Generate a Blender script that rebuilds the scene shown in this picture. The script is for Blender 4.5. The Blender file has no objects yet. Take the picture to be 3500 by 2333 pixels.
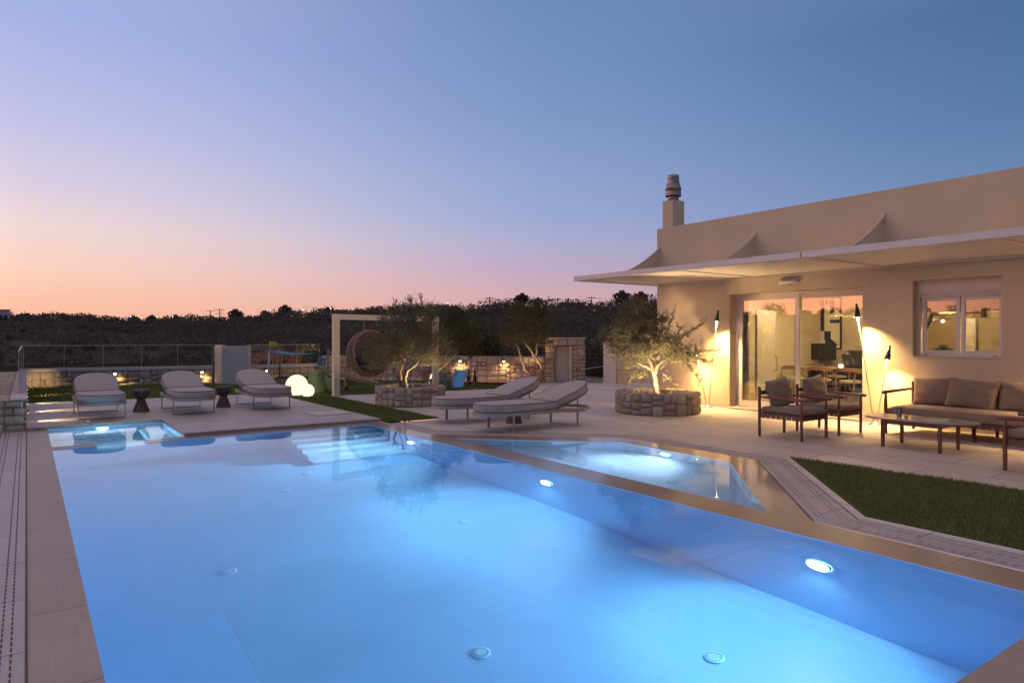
import bpy, bmesh, math, random
import numpy as np
from mathutils import Vector, Matrix
R = math.radians
PI = math.pi
rnd = random.Random(7)
C = bpy.context.scene.collection
SC = bpy.context.scene

# ------------------------------------------------------------------ camera, world, exposure
YAW = 35.43
cam_d = bpy.data.cameras.new('camera')
cam = bpy.data.objects.new('camera', cam_d); C.objects.link(cam); SC.camera = cam
cam_d.sensor_width = 36; cam_d.lens = 24.0; cam_d.clip_start = .05; cam_d.clip_end = 3000
cam_d.shift_y = -(1166.5-1152)/3500
cam.location = (0, 0, 1.5)
cam.rotation_euler = (R(90), 0, -R(YAW))

def lin(h, k=1.0):
    h = h.lstrip('#'); o = []
    for i in (0, 2, 4):
        c = int(h[i:i+2], 16)/255
        o.append((c/12.92 if c <= .04045 else ((c+.055)/1.055)**2.4)*k)
    return (*o, 1.0)

W = bpy.data.worlds.new('World'); SC.world = W; W.use_nodes = True
nt = W.node_tree; nt.nodes.clear()
def WN(t, **k):
    n = nt.nodes.new(t)
    for a, b in k.items(): setattr(n, a, b)
    return n
wl = nt.links.new
def wmath(op, a, b=None, clamp=False):
    n = WN('ShaderNodeMath', operation=op, use_clamp=clamp)
    for i, v in enumerate((a, b)):
        if v is None: continue
        if isinstance(v, (int, float)): n.inputs[i].default_value = v
        else: wl(v, n.inputs[i])
    return n.outputs[0]
tc = WN('ShaderNodeTexCoord'); sx = WN('ShaderNodeSeparateXYZ'); wl(tc.outputs['Generated'], sx.inputs[0])
SUNAZ = -40.0
ax, ay = math.sin(R(SUNAZ)), math.cos(R(SUNAZ))
zc = wmath('MAXIMUM', sx.outputs[2], 0.0)
hl = wmath('SQRT', wmath('MAXIMUM', wmath('SUBTRACT', 1.0, wmath('MULTIPLY', sx.outputs[2], sx.outputs[2])), 1e-5))
ca = wmath('DIVIDE', wmath('ADD', wmath('MULTIPLY', sx.outputs[0], ax), wmath('MULTIPLY', sx.outputs[1], ay)), hl)
SKY = {
 'S': [(0, '#FF8F66', 4.6), (.04, '#FF9D78', 4.2), (.09, '#FFB898', 3.3), (.16, '#FFD0BE', 2.3), (.26, '#E2CFDE', 1.3), (.38, '#BCBEE4', 1.1), (.6, '#B0A3BC', 1.25), (1, '#B8A4A2', 1.4)],
 'L': [(0, '#FFB998', 1), (.035, '#FFC2A4', 1), (.085, '#FED4C0', 1), (.135, '#F2DAD6', 1), (.187, '#DDD0E4', 1), (.258, '#C4C3EA', 1), (.37, '#A6B4E6', 1), (.6, '#A0A0CC', 1.2), (1, '#B8A4A2', 1.4)],
 'C': [(0, '#E2A898', 1), (.035, '#DCAAA6', 1), (.06, '#D4ABB2', 1), (.098, '#C2AAC4', 1), (.135, '#AFADCF', 1), (.172, '#9CAAD4', 1), (.232, '#90A5D0', 1), (.317, '#7F99C8', 1), (.443, '#6E8CBC', 1), (.6, '#8C8FB8', 1.1), (1, '#B8A4A2', 1.4)],
 'R': [(0, '#A896AC', 1), (.05, '#9496B2', 1), (.12, '#7C93B8', 1), (.19, '#6886B0', 1), (.26, '#587AA8', 1), (.37, '#4B6D9C', 1), (.6, '#7E82AC', 1.1), (1, '#B8A4A2', 1.4)],
}
def wramp(keys):
    n = WN('ShaderNodeValToRGB'); cr = n.color_ramp; cr.interpolation = 'B_SPLINE' if len(keys) > 20 else 'LINEAR'
    while len(cr.elements) < len(keys): cr.elements.new(.5)
    for e, (p, h, k) in zip(cr.elements, keys):
        e.position = p; e.color = lin(h, k)
    wl(zc, n.inputs[0]); return n.outputs[0]
def wmix(f, a, b):
    n = WN('ShaderNodeMix', data_type='RGBA'); wl(f, n.inputs[0]); wl(a, n.inputs[6]); wl(b, n.inputs[7]); return n.outputs[2]
def wrange(lo, hi):
    n = WN('ShaderNodeMapRange', interpolation_type='SMOOTHSTEP', clamp=True); wl(ca, n.inputs[0])
    n.inputs[1].default_value = lo; n.inputs[2].default_value = hi; return n.outputs[0]
m1 = wmix(wrange(-.48, .32), wramp(SKY['R']), wramp(SKY['C']))
m2 = wmix(wrange(.16, .88), m1, wramp(SKY['L']))
m3 = wmix(wrange(.76, .98), m2, wramp(SKY['S']))
bg = WN('ShaderNodeBackground'); wl(m3, bg.inputs[0]); bg.inputs[1].default_value = 1.0
# the residual blue of a twilight sky (sun under the horizon) on top of the dusk gradient
nis = WN('ShaderNodeTexSky', sky_type='NISHITA', sun_disc=False); nis.sun_elevation = R(-3); nis.sun_rotation = R(SUNAZ)
bg2 = WN('ShaderNodeBackground'); wl(nis.outputs[0], bg2.inputs[0]); bg2.inputs[1].default_value = .006
ad = WN('ShaderNodeAddShader'); wl(bg.outputs[0], ad.inputs[0]); wl(bg2.outputs[0], ad.inputs[1])
wo = WN('ShaderNodeOutputWorld'); wl(ad.outputs[0], wo.inputs[0])

SC.view_settings.view_transform = 'Standard'; SC.view_settings.look = 'None'
SC.view_settings.exposure = 0; SC.view_settings.gamma = 1
SC.render.engine = 'CYCLES'
cy = SC.cycles
cy.max_bounces = 12; cy.diffuse_bounces = 4; cy.glossy_bounces = 5; cy.transmission_bounces = 8; cy.transparent_max_bounces = 16
cy.sample_clamp_indirect = 14.0; cy.sample_clamp_direct = 0
cy.caustics_refractive = True; cy.caustics_reflective = False
cy.use_denoising = True
try: cy.denoiser = 'OPENIMAGEDENOISE'
except Exception: pass

# ------------------------------------------------------------------ mesh builder
class MB:
    def __init__(s): s.v = []; s.f = []; s.sm = []
    def add(s, vs, fs, smooth=False):
        n = len(s.v); s.v.extend([tuple(p) for p in vs]); s.f.extend([tuple(i+n for i in q) for q in fs]); s.sm.extend([smooth]*len(fs))
    def box(s, x0, y0, z0, x1, y1, z1, M=None):
        x0, x1 = min(x0, x1), max(x0, x1); y0, y1 = min(y0, y1), max(y0, y1); z0, z1 = min(z0, z1), max(z0, z1)
        vs = [(x0,y0,z0),(x1,y0,z0),(x1,y1,z0),(x0,y1,z0),(x0,y0,z1),(x1,y0,z1),(x1,y1,z1),(x0,y1,z1)]
        if M: vs = [M @ Vector(p) for p in vs]
        s.add(vs, [(0,3,2,1),(4,5,6,7),(0,1,5,4),(1,2,6,5),(2,3,7,6),(3,0,4,7)])
    def bar(s, a, b, w, h):      # rectangular bar from a to b, w sideways, h "up"
        a = Vector(a); b = Vector(b); d = (b-a).normalized()
        up = Vector((0,0,1)) if abs(d.z) < .98 else Vector((1,0,0))
        sd = d.cross(up).normalized(); u2 = sd.cross(d).normalized()
        vs = []
        for p in (a, b):
            for i, j in ((-1,-1),(1,-1),(1,1),(-1,1)): vs.append(p+sd*w/2*i+u2*h/2*j)
        s.add(vs, [(0,1,2,3),(7,6,5,4),(0,4,5,1),(1,5,6,2),(2,6,7,3),(3,7,4,0)])
    def tube(s, pts, r, n=8, close=False, caps=True):
        pts = [Vector(p) for p in pts]; N = len(pts); rs = r if isinstance(r, (list, tuple)) else [r]*N
        vs = []; prev = None
        for i, p in enumerate(pts):
            if close: d = (pts[(i+1) % N]-pts[i-1])
            else: d = (pts[min(i+1, N-1)]-pts[max(i-1, 0)])
            d = d.normalized() if d.length > 1e-9 else Vector((0,0,1))
            if prev is None:
                up = Vector((0,0,1)) if abs(d.z) < .9 else Vector((1,0,0)); u = d.cross(up).normalized()
            else:
                u = (prev - d*prev.dot(d)); u = u.normalized() if u.length > 1e-6 else d.orthogonal().normalized()
            prev = u; w = d.cross(u)
            for k in range(n):
                a = 2*PI*k/n; vs.append(p+(u*math.cos(a)+w*math.sin(a))*rs[i])
        fs = []
        for i in range(N if close else N-1):
            j = (i+1) % N
            for k in range(n): fs.append((i*n+k, i*n+(k+1) % n, j*n+(k+1) % n, j*n+k))
        if not close and caps: fs += [tuple(range(n))[::-1], tuple((N-1)*n+k for k in range(n))]
        s.add(vs, fs, True)
    def lathe(s, prof, c=(0,0,0), n=24, M=None, cap=True):
        vs = []
        for r_, z in prof:
            for k in range(n):
                a = 2*PI*k/n; p = Vector((r_*math.cos(a), r_*math.sin(a), z))
                if M: p = M @ p
                vs.append(p+Vector(c))
        fs = []
        for i in range(len(prof)-1):
            for k in range(n): fs.append((i*n+k, i*n+(k+1) % n, (i+1)*n+(k+1) % n, (i+1)*n+k))
        if cap: fs += [tuple(range(n))[::-1], tuple((len(prof)-1)*n+k for k in range(n))]
        s.add(vs, fs, True)
    def prism(s, poly, z0, z1, smooth=False):
        n = len(poly); vs = [(x, y, z0) for x, y in poly]+[(x, y, z1) for x, y in poly]
        ar = sum(poly[i][0]*poly[(i+1) % n][1]-poly[(i+1) % n][0]*poly[i][1] for i in range(n))
        fs = [(i, (i+1) % n, n+(i+1) % n, n+i) for i in range(n)]
        fs += [tuple(range(n))[::-1], tuple(range(n, 2*n))]
        if ar < 0: fs = [tuple(reversed(q)) for q in fs]
        s.add(vs, fs, smooth)
    def ell(s, c, r, nu=20, nv=12):
        vs = []; fs = []
        for i in range(nv+1):
            t = PI*i/nv
            for k in range(nu):
                a = 2*PI*k/nu; vs.append((c[0]+r[0]*math.sin(t)*math.cos(a), c[1]+r[1]*math.sin(t)*math.sin(a), c[2]+r[2]*math.cos(t)))
        for i in range(nv):
            for k in range(nu): fs.append((i*nu+k, (i+1)*nu+k, (i+1)*nu+(k+1) % nu, i*nu+(k+1) % nu))
        s.add(vs, fs, True)

def set_tags(o, label=None, cat=None, group=None, kind=None):
    if label: o['label'] = label
    if cat: o['category'] = cat
    if group: o['group'] = group
    if kind: o['kind'] = kind
    return o
def obj(name, mb, mat, parent=None, bevel=0, subd=0):
    me = bpy.data.meshes.new(name); me.from_pydata([tuple(p) for p in mb.v], [], mb.f)
    me.polygons.foreach_set('use_smooth', mb.sm)
    if mat is not None: me.materials.append(mat)
    me.validate(); me.update()
    o = bpy.data.objects.new(name, me); C.objects.link(o)
    if parent is not None: o.parent = parent
    if bevel:
        b = o.modifiers.new('bevel', 'BEVEL'); b.width = bevel; b.segments = 2; b.limit_method = 'ANGLE'; b.angle_limit = R(40)
    if subd:
        b = o.modifiers.new('sub', 'SUBSURF'); b.levels = subd; b.render_levels = subd
    return o
def thing(name, label, cat, loc=(0,0,0), rz=0, group=None):
    o = bpy.data.objects.new(name, None); C.objects.link(o); o.location = loc; o.rotation_euler = (0,0,rz); o.empty_display_size = .2
    return set_tags(o, label, cat, group)
def struct(name, mb, mat, **k):
    o = obj(name, mb, mat, **k); o['kind'] = 'structure'; return o
def kids(o): return [c for c in bpy.data.objects if c.parent == o]
def copy_tree(o, parent=None):
    c = o.copy(); C.objects.link(c)
    if parent is not None: c.parent = parent
    for ch in kids(o): copy_tree(ch, c)
    return c
def dup(o, loc, rz, label, group=None):
    c = copy_tree(o); c.location = loc; c.rotation_euler = (0,0,rz); c['label'] = label
    if group: c['group'] = group
    return c

# ------------------------------------------------------------------ materials
class Mat:
    def __init__(s, name):
        s.m = bpy.data.materials.new(name); s.m.use_nodes = True; s.t = s.m.node_tree; s.t.nodes.clear()
        s.o = s.t.nodes.new('ShaderNodeOutputMaterial'); s.b = s.t.nodes.new('ShaderNodeBsdfPrincipled'); s.t.links.new(s.b.outputs[0], s.o.inputs[0])
        s.co = s.t.nodes.new('ShaderNodeTexCoord')
    def n(s, t, **k):
        x = s.t.nodes.new(t)
        for a, b in k.items(): setattr(x, a, b)
        return x
    def l(s, a, b): s.t.links.new(a, b)
    def put(s, sock, v):
        if isinstance(v, (int, float, tuple)): sock.default_value = v
        else: s.l(v, sock)
    def noise(s, scale, detail=4, rough=.6, vec=None, stretch=None, dist=0):
        x = s.n('ShaderNodeTexNoise'); x.inputs['Scale'].default_value = scale; x.inputs['Detail'].default_value = detail; x.inputs['Roughness'].default_value = rough; x.inputs['Distortion'].default_value = dist
        v = vec or s.co.outputs['Object']
        if stretch:
            mp = s.n('ShaderNodeMapping'); mp.inputs['Scale'].default_value = stretch; s.l(v, mp.inputs[0]); v = mp.outputs[0]
        s.l(v, x.inputs[0]); return x.outputs[0]
    def ramp(s, fac, keys):
        x = s.n('ShaderNodeValToRGB'); cr = x.color_ramp
        while len(cr.elements) < len(keys): cr.elements.new(.5)
        for e, (p, c) in zip(cr.elements, keys): e.position = p; e.color = c
        s.l(fac, x.inputs[0]); return x.outputs[0]
    def mix(s, f, a, b, mode='MIX'):
        x = s.n('ShaderNodeMix', data_type='RGBA', blend_type=mode); s.put(x.inputs[0], f); s.put(x.inputs[6], a); s.put(x.inputs[7], b); return x.outputs[2]
    def math(s, op, a, b=0.0, clamp=False):
        x = s.n('ShaderNodeMath', operation=op, use_clamp=clamp); s.put(x.inputs[0], a); s.put(x.inputs[1], b); return x.outputs[0]
    def bump(s, h, st=.3, d=.01):
        x = s.n('ShaderNodeBump'); x.inputs['Strength'].default_value = st; x.inputs['Distance'].default_value = d; s.l(h, x.inputs['Height']); s.l(x.outputs[0], s.b.inputs['Normal'])
    def set(s, **k):
        for a, v in k.items(): s.put(s.b.inputs[{'col':'Base Color','rough':'Roughness','metal':'Metallic','coat':'Coat Weight','coatr':'Coat Roughness','spec':'Specular IOR Level','sheen':'Sheen Weight','trans':'Transmission Weight','ior':'IOR'}[a]], v)
        return s
def simple(name, col, rough=.6, var=.12, scale=8, metal=0, bump=0, coat=0, stretch=None):
    m = Mat(name); nz = m.noise(scale, 5, .6, stretch=stretch)
    c = (*col, 1) if len(col) == 3 else col
    d = tuple(x*(1-var) for x in c[:3])+(1,); e = tuple(min(1, x*(1+var)) for x in c[:3])+(1,)
    m.set(col=m.ramp(nz, [(.3, d), (.7, e)]), rough=rough, metal=metal, coat=coat)
    if bump: m.bump(m.noise(scale*6, 4, .6, stretch=stretch), bump, .004)
    return m.m
def emis(name, col, st):
    m = Mat(name); e = m.n('ShaderNodeEmission'); e.inputs[0].default_value = (*col, 1); e.inputs[1].default_value = st
    m.l(e.outputs[0], m.o.inputs[0]); return m.m

M = {}
def slab_mat(name, base, dark, joint, sc=(1.2, .6), streak=(1.2, 9, 9), rough=.55, wet=0, rot=0, off=(0, 0), jw=.006, v0=.86):
    m = Mat(name)
    mp = m.n('ShaderNodeMapping'); mp.inputs['Rotation'].default_value = (0,0,rot); mp.inputs['Location'].default_value = (off[0], off[1], 0); m.l(m.co.outputs['Object'], mp.inputs[0])
    br = m.n('ShaderNodeTexBrick'); br.offset = .5; m.l(mp.outputs[0], br.inputs[0])
    br.inputs['Scale'].default_value = 1; br.inputs['Mortar Size'].default_value = jw; br.inputs['Mortar Smooth'].default_value = .3
    br.inputs['Brick Width'].default_value = sc[0]; br.inputs['Row Height'].default_value = sc[1]
    br.inputs['Color1'].default_value = (v0,v0,v0,1); br.inputs['Color2'].default_value = (1,1,1,1); br.inputs['Mortar'].default_value = (1,1,1,1); br.inputs['Bias'].default_value = 0
    s1 = m.noise(3.0, 6, .65, vec=mp.outputs[0], stretch=streak, dist=.4)
    s2 = m.noise(1.1, 4, .6)
    s3 = m.noise(90, 3, .7)
    c = m.ramp(s1, [(.25, (*dark, 1)), (.75, (*base, 1))])
    c = m.mix(1.0, c, br.outputs['Color'], 'MULTIPLY')
    c = m.mix(m.math('MULTIPLY', m.math('SUBTRACT', s2, .45, True), 1.2, True), c, tuple(x*.72 for x in dark)+(1,))
    c = m.mix(m.math('MULTIPLY', m.math('SUBTRACT', s3, .6, True), 1.6, True), c, tuple(x*.7 for x in dark)+(1,))
    c = m.mix(br.outputs['Fac'], c, (*joint, 1))
    m.set(col=c, rough=m.math('ADD', m.math('MULTIPLY', s1, .25), rough-.12), coat=wet, coatr=.11)
    if wet: m.b.inputs['Coat IOR'].default_value = 1.33
    h = m.math('ADD', m.math('MULTIPLY', s3, .15), m.math('MULTIPLY', br.outputs['Fac'], -1.0))
    m.bump(h, .35, .003); return m.m
M['tile'] = slab_mat('terrace_stone', (.64, .545, .455), (.51, .43, .355), (.20, .165, .14), rot=R(90), v0=.80, jw=.009)
M['tile2'] = slab_mat('deck_stone', (.48, .40, .35), (.375, .31, .27), (.15, .13, .115), rot=0, v0=.80, jw=.009)
M['coping'] = slab_mat('coping_stone', (.40, .305, .235), (.29, .215, .165), (.15, .12, .1), sc=(1.0, 1.4), rot=R(90), rough=.5)
M['wetstone'] = slab_mat('wet_stone', (.37, .25, .165), (.25, .17, .12), (.13, .1, .08), sc=(1.0, 1.4), rot=R(90), rough=.45, wet=1)
M['grate'] = slab_mat('grate_stone', (.46, .4, .365), (.37, .32, .295), (.16, .14, .13), sc=(.8, .6), rot=R(90))
M['pooltile'] = slab_mat('pool_tile', (.34, .585, .86), (.32, .56, .83), (.33, .52, .74), sc=(1.2, 1.2), rot=R(90), rough=.4, jw=.006, streak=(1, 3, 3), v0=.95)
M['steptile'] = slab_mat('step_tile', (.66, .76, .84), (.62, .73, .81), (.5, .62, .72), sc=(.9, .9), rough=.4, jw=.005, streak=(1, 3, 3))

m = Mat('water'); m.t.nodes.remove(m.b)
g_ = m.n('ShaderNodeBsdfGlass'); g_.inputs['IOR'].default_value = 1.333; g_.inputs['Roughness'].default_value = 0.0; g_.inputs[0].default_value = (.78, .93, 1, 1)
bp = m.n('ShaderNodeBump'); bp.inputs['Strength'].default_value = .035; bp.inputs['Distance'].default_value = .01
m.l(m.noise(1.6, 2, .5), bp.inputs['Height']); m.l(bp.outputs[0], g_.inputs['Normal']); m.l(g_.outputs[0], m.o.inputs[0]); M['water'] = m.m

def archglass(name, tint, boost, rough=0.0):
    m = Mat(name); m.t.nodes.remove(m.b)
    tr = m.n('ShaderNodeBsdfTransparent'); tr.inputs[0].default_value = (*tint, 1)
    gl = m.n('ShaderNodeBsdfGlossy'); gl.inputs['Roughness'].default_value = rough; gl.inputs[0].default_value = (1,1,1,1)
    fr = m.n('ShaderNodeFresnel'); fr.inputs[0].default_value = 1.5
    mx = m.n('ShaderNodeMixShader'); m.l(m.math('MULTIPLY', fr.outputs[0], boost, True), mx.inputs[0]); m.l(tr.outputs[0], mx.inputs[1]); m.l(gl.outputs[0], mx.inputs[2])
    m.l(mx.outputs[0], m.o.inputs[0]); return m.m
M['glass'] = archglass('window_glass', (.93, .95, .92), 2.6)
M['fenceglass'] = archglass('fence_glass', (.84, .88, .84), 1.1)
m = Mat('drinking_glass'); m.set(col=(.97,.98,.97,1), rough=.02, trans=1.0, ior=1.45); M['cupglass'] = m.m

def plaster(name, col):
    m = Mat(name); a = m.noise(.9, 5, .6); b = m.noise(140, 3, .7); c = m.noise(14, 4, .6)
    d = tuple(x*.80 for x in col)+(1,)
    a = m.math('ADD', m.math('MULTIPLY', a, .6), m.math('MULTIPLY', m.noise(2.2, 5, .65, stretch=(1, 1, .18)), .4))
    m.set(col=m.mix(m.math('MULTIPLY', c, .35), m.ramp(a, [(.3, d), (.7, (*col, 1))]), tuple(x*.93 for x in col)+(1,)), rough=.85)
    m.bump(m.math('ADD', b, m.math('MULTIPLY', c, .6)), .35, .004); return m.m
M['plaster'] = plaster('facade_plaster', (.64, .50, .325))
M['inplaster'] = plaster('interior_plaster', (.72, .62, .46))
M['white'] = simple('white_metal', (.66, .58, .50), .4, .04, 4)
M['cream'] = simple('cream_metal', (.58, .48, .365), .45, .05, 4)
M['gatew'] = simple('painted_gate', (.42, .38, .34), .5, .06, 3)
M['taupe'] = simple('taupe_metal', (.36, .29, .235), .42, .06, 6, metal=.25)
M['black'] = simple('black_metal', (.02, .018, .017), .35, .2, 10)
M['steel'] = simple('brushed_steel', (.5, .46, .42), .3, .1, 20, metal=1)
M['galv'] = simple('galvanised_steel', (.30, .225, .18), .36, .25, 14, metal=1, stretch=(1,1,5))
def cloth(name, col, rough=.95, sc=220, var=.1):
    m = Mat(name); a = m.noise(2.5, 5, .6); wv = m.n('ShaderNodeTexWave', wave_type='BANDS', bands_direction='X'); wv.inputs['Scale'].default_value = sc; m.l(m.co.outputs['Object'], wv.inputs[0])
    w2 = m.n('ShaderNodeTexWave', wave_type='BANDS', bands_direction='Y'); w2.inputs['Scale'].default_value = sc; m.l(m.co.outputs['Object'], w2.inputs[0])
    f = m.noise(160, 3, .8)
    c = m.ramp(a, [(.3, tuple(x*(1-var) for x in col)+(1,)), (.7, (*col, 1))])
    c = m.mix(m.math('MULTIPLY', m.math('SUBTRACT', f, .5, True), 1.5, True), c, tuple(x*.6 for x in col)+(1,))
    m.set(col=c, rough=rough, sheen=.15); m.bump(m.math('ADD', m.math('MULTIPLY', wv.outputs[1], w2.outputs[1]), m.noise(7, 4, .6)), .3, .006); return m.m
M['mattress'] = cloth('mattress_fabric', (.40, .325, .285))
M['piping'] = cloth('piping_fabric', (.09, .085, .09))
M['sofa'] = cloth('taupe_fabric', (.26, .18, .115))
M['darkcush'] = cloth('brown_fabric', (.045, .028, .024))
M['seatwhite'] = cloth('cream_fabric', (.6, .54, .44))
M['curtain'] = cloth('curtain_fabric', (.42, .34, .22))
M['canopyblue'] = cloth('blue_fabric', (.02, .16, .24))
def wood(name, a, b, rough=.45, st=(2, 14, 14)):
    m = Mat(name); z = m.noise(5, 6, .65, stretch=st, dist=.8); m.set(col=m.ramp(z, [(.3, (*a, 1)), (.7, (*b, 1))]), rough=rough); m.bump(z, .15, .002); return m.m
M['teak'] = wood('red_brown_wood', (.12, .038, .024), (.22, .075, .045), st=(8, 8, 2))
M['strap'] = wood('woven_strap', (.10, .042, .03), (.17, .07, .045))
M['walnut'] = wood('walnut_wood', (.20, .09, .04), (.33, .16, .075))
M['playwood'] = wood('play_wood', (.20, .13, .08), (.33, .23, .14), .7)
M['darkwood'] = wood('dark_wood', (.035, .022, .016), (.07, .045, .03), .5)
M['stool'] = wood('brown_side_table', (.075, .05, .042), (.11, .075, .06), .6)
M['tabletop'] = simple('table_top', (.34, .28, .22), .28, .08, 5)
M['balllamp'] = emis('ball_lamp_glow', (1, .82, .54), 1.5)
M['warm'] = emis('warm_bulb', (1, .66, .34), 14)
M['warmsoft'] = emis('warm_lens', (1, .74, .46), 9)
M['distant'] = emis('distant_street_light', (1, .96, .8), 8)

def stone(name, pale=1.0):
    m = Mat(name); g = m.n('ShaderNodeNewGeometry'); rp = g.outputs['Random Per Island']
    a = m.noise(9, 6, .7); b = m.noise(45, 5, .7)
    P = pale
    col = m.ramp(rp, [(0, (.30*P,.235*P,.16*P,1)), (.22, (.40*P,.33*P,.24*P,1)), (.45, (.34*P,.25*P,.165*P,1)), (.62, (.47*P,.41*P,.33*P,1)), (.8, (.37*P,.29*P,.2*P,1)), (1, (.50*P,.43*P,.33*P,1))])
    col = m.mix(m.math('MULTIPLY', m.math('SUBTRACT', a, .45, True), 2.2, True), col, (.26*P, .165*P, .09*P, 1))
    col = m.mix(m.math('MULTIPLY', m.math('SUBTRACT', b, .52, True), 2.0, True), col, (.56*P, .52*P, .45*P, 1))
    m.set(col=col, rough=.9); m.bump(m.math('ADD', m.math('MULTIPLY', a, 1.4), m.math('MULTIPLY', b, .7)), .9, .02); return m.m
M['stone'] = stone('rubble_stone'); M['stonepale'] = stone('pale_rubble_stone', 1.1)
M['mortar'] = simple('mortar', (.24, .17, .125), .95, .2, 20, bump=.5)
M['cap'] = simple('render_cap', (.45, .39, .36), .8, .08, 6, bump=.3)
M['bark'] = simple('olive_bark', (.18, .14, .10), .9, .35, 12, bump=.9, stretch=(1, 1, .35))
def leafmat(name, a, b, c, tr=.25):
    m = Mat(name); g = m.n('ShaderNodeNewGeometry'); rp = g.outputs['Random Per Island']
    col = m.ramp(rp, [(0, (*a, 1)), (.5, (*b, 1)), (1, (*c, 1))])
    m.set(col=col, rough=.75, spec=.15)
    t = m.n('ShaderNodeBsdfTranslucent'); m.l(col, t.inputs[0]); mx = m.n('ShaderNodeMixShader'); mx.inputs[0].default_value = tr
    m.l(m.b.outputs[0], mx.inputs[1]); m.l(t.outputs[0], mx.inputs[2]); m.l(mx.outputs[0], m.o.inputs[0]); return m.m
M['olive'] = leafmat('olive_leaf', (.10, .098, .055), (.18, .165, .09), (.32, .285, .18))
M['olive2'] = leafmat('far_olive_leaf', (.05, .052, .026), (.09, .086, .042), (.15, .135, .07))
M['scrub'] = leafmat('scrub_leaf', (.095, .082, .062), (.108, .092, .070), (.125, .104, .080), .3)
M['scrubn'] = leafmat('near_scrub_leaf', (.05, .052, .028), (.075, .074, .042), (.105, .095, .056), .25)
m_ = M['scrub']; nt_ = m_.node_tree
def clump_tone(m_, k1, k2):
    nt_ = m_.node_tree; pb = [n for n in nt_.nodes if n.type == 'BSDF_PRINCIPLED'][0]; src = pb.inputs['Base Color'].links[0].from_socket
    tcn = nt_.nodes.new('ShaderNodeTexCoord'); a = nt_.nodes.new('ShaderNodeTexNoise'); a.inputs['Scale'].default_value = k1; a.inputs['Detail'].default_value = 5; nt_.links.new(tcn.outputs['Object'], a.inputs[0])
    rp = nt_.nodes.new('ShaderNodeValToRGB'); rp.color_ramp.elements[0].position = .38; rp.color_ramp.elements[0].color = (.55, .6, .58, 1); rp.color_ramp.elements[1].position = .62; rp.color_ramp.elements[1].color = (1.25, 1.15, 1.05, 1); nt_.links.new(a.outputs[0], rp.inputs[0])
    mx = nt_.nodes.new('ShaderNodeMix'); mx.data_type = 'RGBA'; mx.blend_type = 'MULTIPLY'; mx.inputs[0].default_value = 1; nt_.links.new(src, mx.inputs[6]); nt_.links.new(rp.outputs[0], mx.inputs[7]); nt_.links.new(mx.outputs[2], pb.inputs['Base Color'])
clump_tone(M['scrub'], .06, 0); clump_tone(M['scrubn'], .35, 0)
M['grass'] = leafmat('grass_blade', (.11, .135, .032), (.17, .195, .05), (.24, .235, .08), .3)
M['lawnbase'] = simple('lawn_soil', (.035, .05, .018), .95, .3, 30)
M['ground'] = simple('dry_ground', (.040, .036, .028), .95, .35, .25, bump=.4)
def matte(m_):
    [n for n in m_.node_tree.nodes if n.type == 'BSDF_PRINCIPLED'][0].inputs['Specular IOR Level'].default_value = 0.0; return m_
M['hill'] = simple('hillside', (.085, .075, .06), .95, .35, .06, bump=.4); matte(M['hill']); matte(M['ground'])
M['dirt'] = simple('gravel_dirt', (.16, .12, .09), .95, .3, 3, bump=.6)
M['soil'] = simple('planter_soil', (.10, .07, .045), .95, .3, 20, bump=.6)
def wicker():
    return simple('wicker', (.22, .145, .095), .6, .3, 60, bump=.3)
M['wicker'] = wicker()
M['slideblue'] = simple('blue_plastic', (.07, .30, .50), .4, .05, 5)
M['teal'] = simple('teal_plastic', (.02, .22, .30), .4, .08, 5)
M['green'] = simple('green_plastic', (.20, .25, .11), .5, .06, 5)
M['orange'] = simple('orange_plastic', (.6, .13, .05), .4, .06, 5)
M['yellow'] = simple('yellow_plastic', (.55, .5, .03), .5, .06, 5)
M['greypole'] = simple('grey_pole', (.4, .38, .4), .5, .06, 5)
M['vase'] = simple('dark_ceramic', (.045, .04, .045), .35, .2, 6)
M['screen'] = simple('dark_screen', (.03, .03, .026), .12, .1, 6)
M['console'] = simple('black_lacquer', (.02, .018, .02), .15, .1, 6)
M['doorw'] = simple('white_door_paint', (.55, .5, .45), .5, .04, 5)
M['paper'] = simple('yellow_cover', (.52, .46, .2), .6, .06, 12)
M['juice'] = simple('pale_juice', (.62, .46, .16), .3, .08, 12)
M['lemon'] = simple('lemon_peel', (.55, .38, .07), .5, .1, 40, bump=.4)
M['shade'] = simple('pendant_shade', (.75, .66, .5), .6, .04, 5)
M['infloor'] = simple('interior_floor', (.42, .36, .29), .25, .08, 3)
M['inletw'] = simple('inlet_cover', (.46, .68, .86), .4, .04, 4)
M['plasticw'] = simple('white_plastic', (.62, .62, .62), .4, .04, 5)

exec_lights = []
def spot(name, loc, aim, power, col, size, blend=.6, rad=.03, parent=None):
    l = bpy.data.lights.new(name, 'SPOT'); l.energy = power; l.color = col; l.spot_size = R(size); l.spot_blend = blend; l.shadow_soft_size = rad
    o = bpy.data.objects.new(name, l); C.objects.link(o); o.location = loc
    o.rotation_euler = (Vector(aim)-Vector(loc)).to_track_quat('-Z', 'Y').to_euler()
    if parent is not None: o.parent = parent
    return o
def point(name, loc, power, col, rad=.04, parent=None):
    l = bpy.data.lights.new(name, 'POINT'); l.energy = power; l.color = col; l.shadow_soft_size = rad
    o = bpy.data.objects.new(name, l); C.objects.link(o); o.location = loc
    if parent is not None: o.parent = parent
    return o
WARM = (1, .645, .27)
WARM2 = (1, .70, .36)

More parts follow.
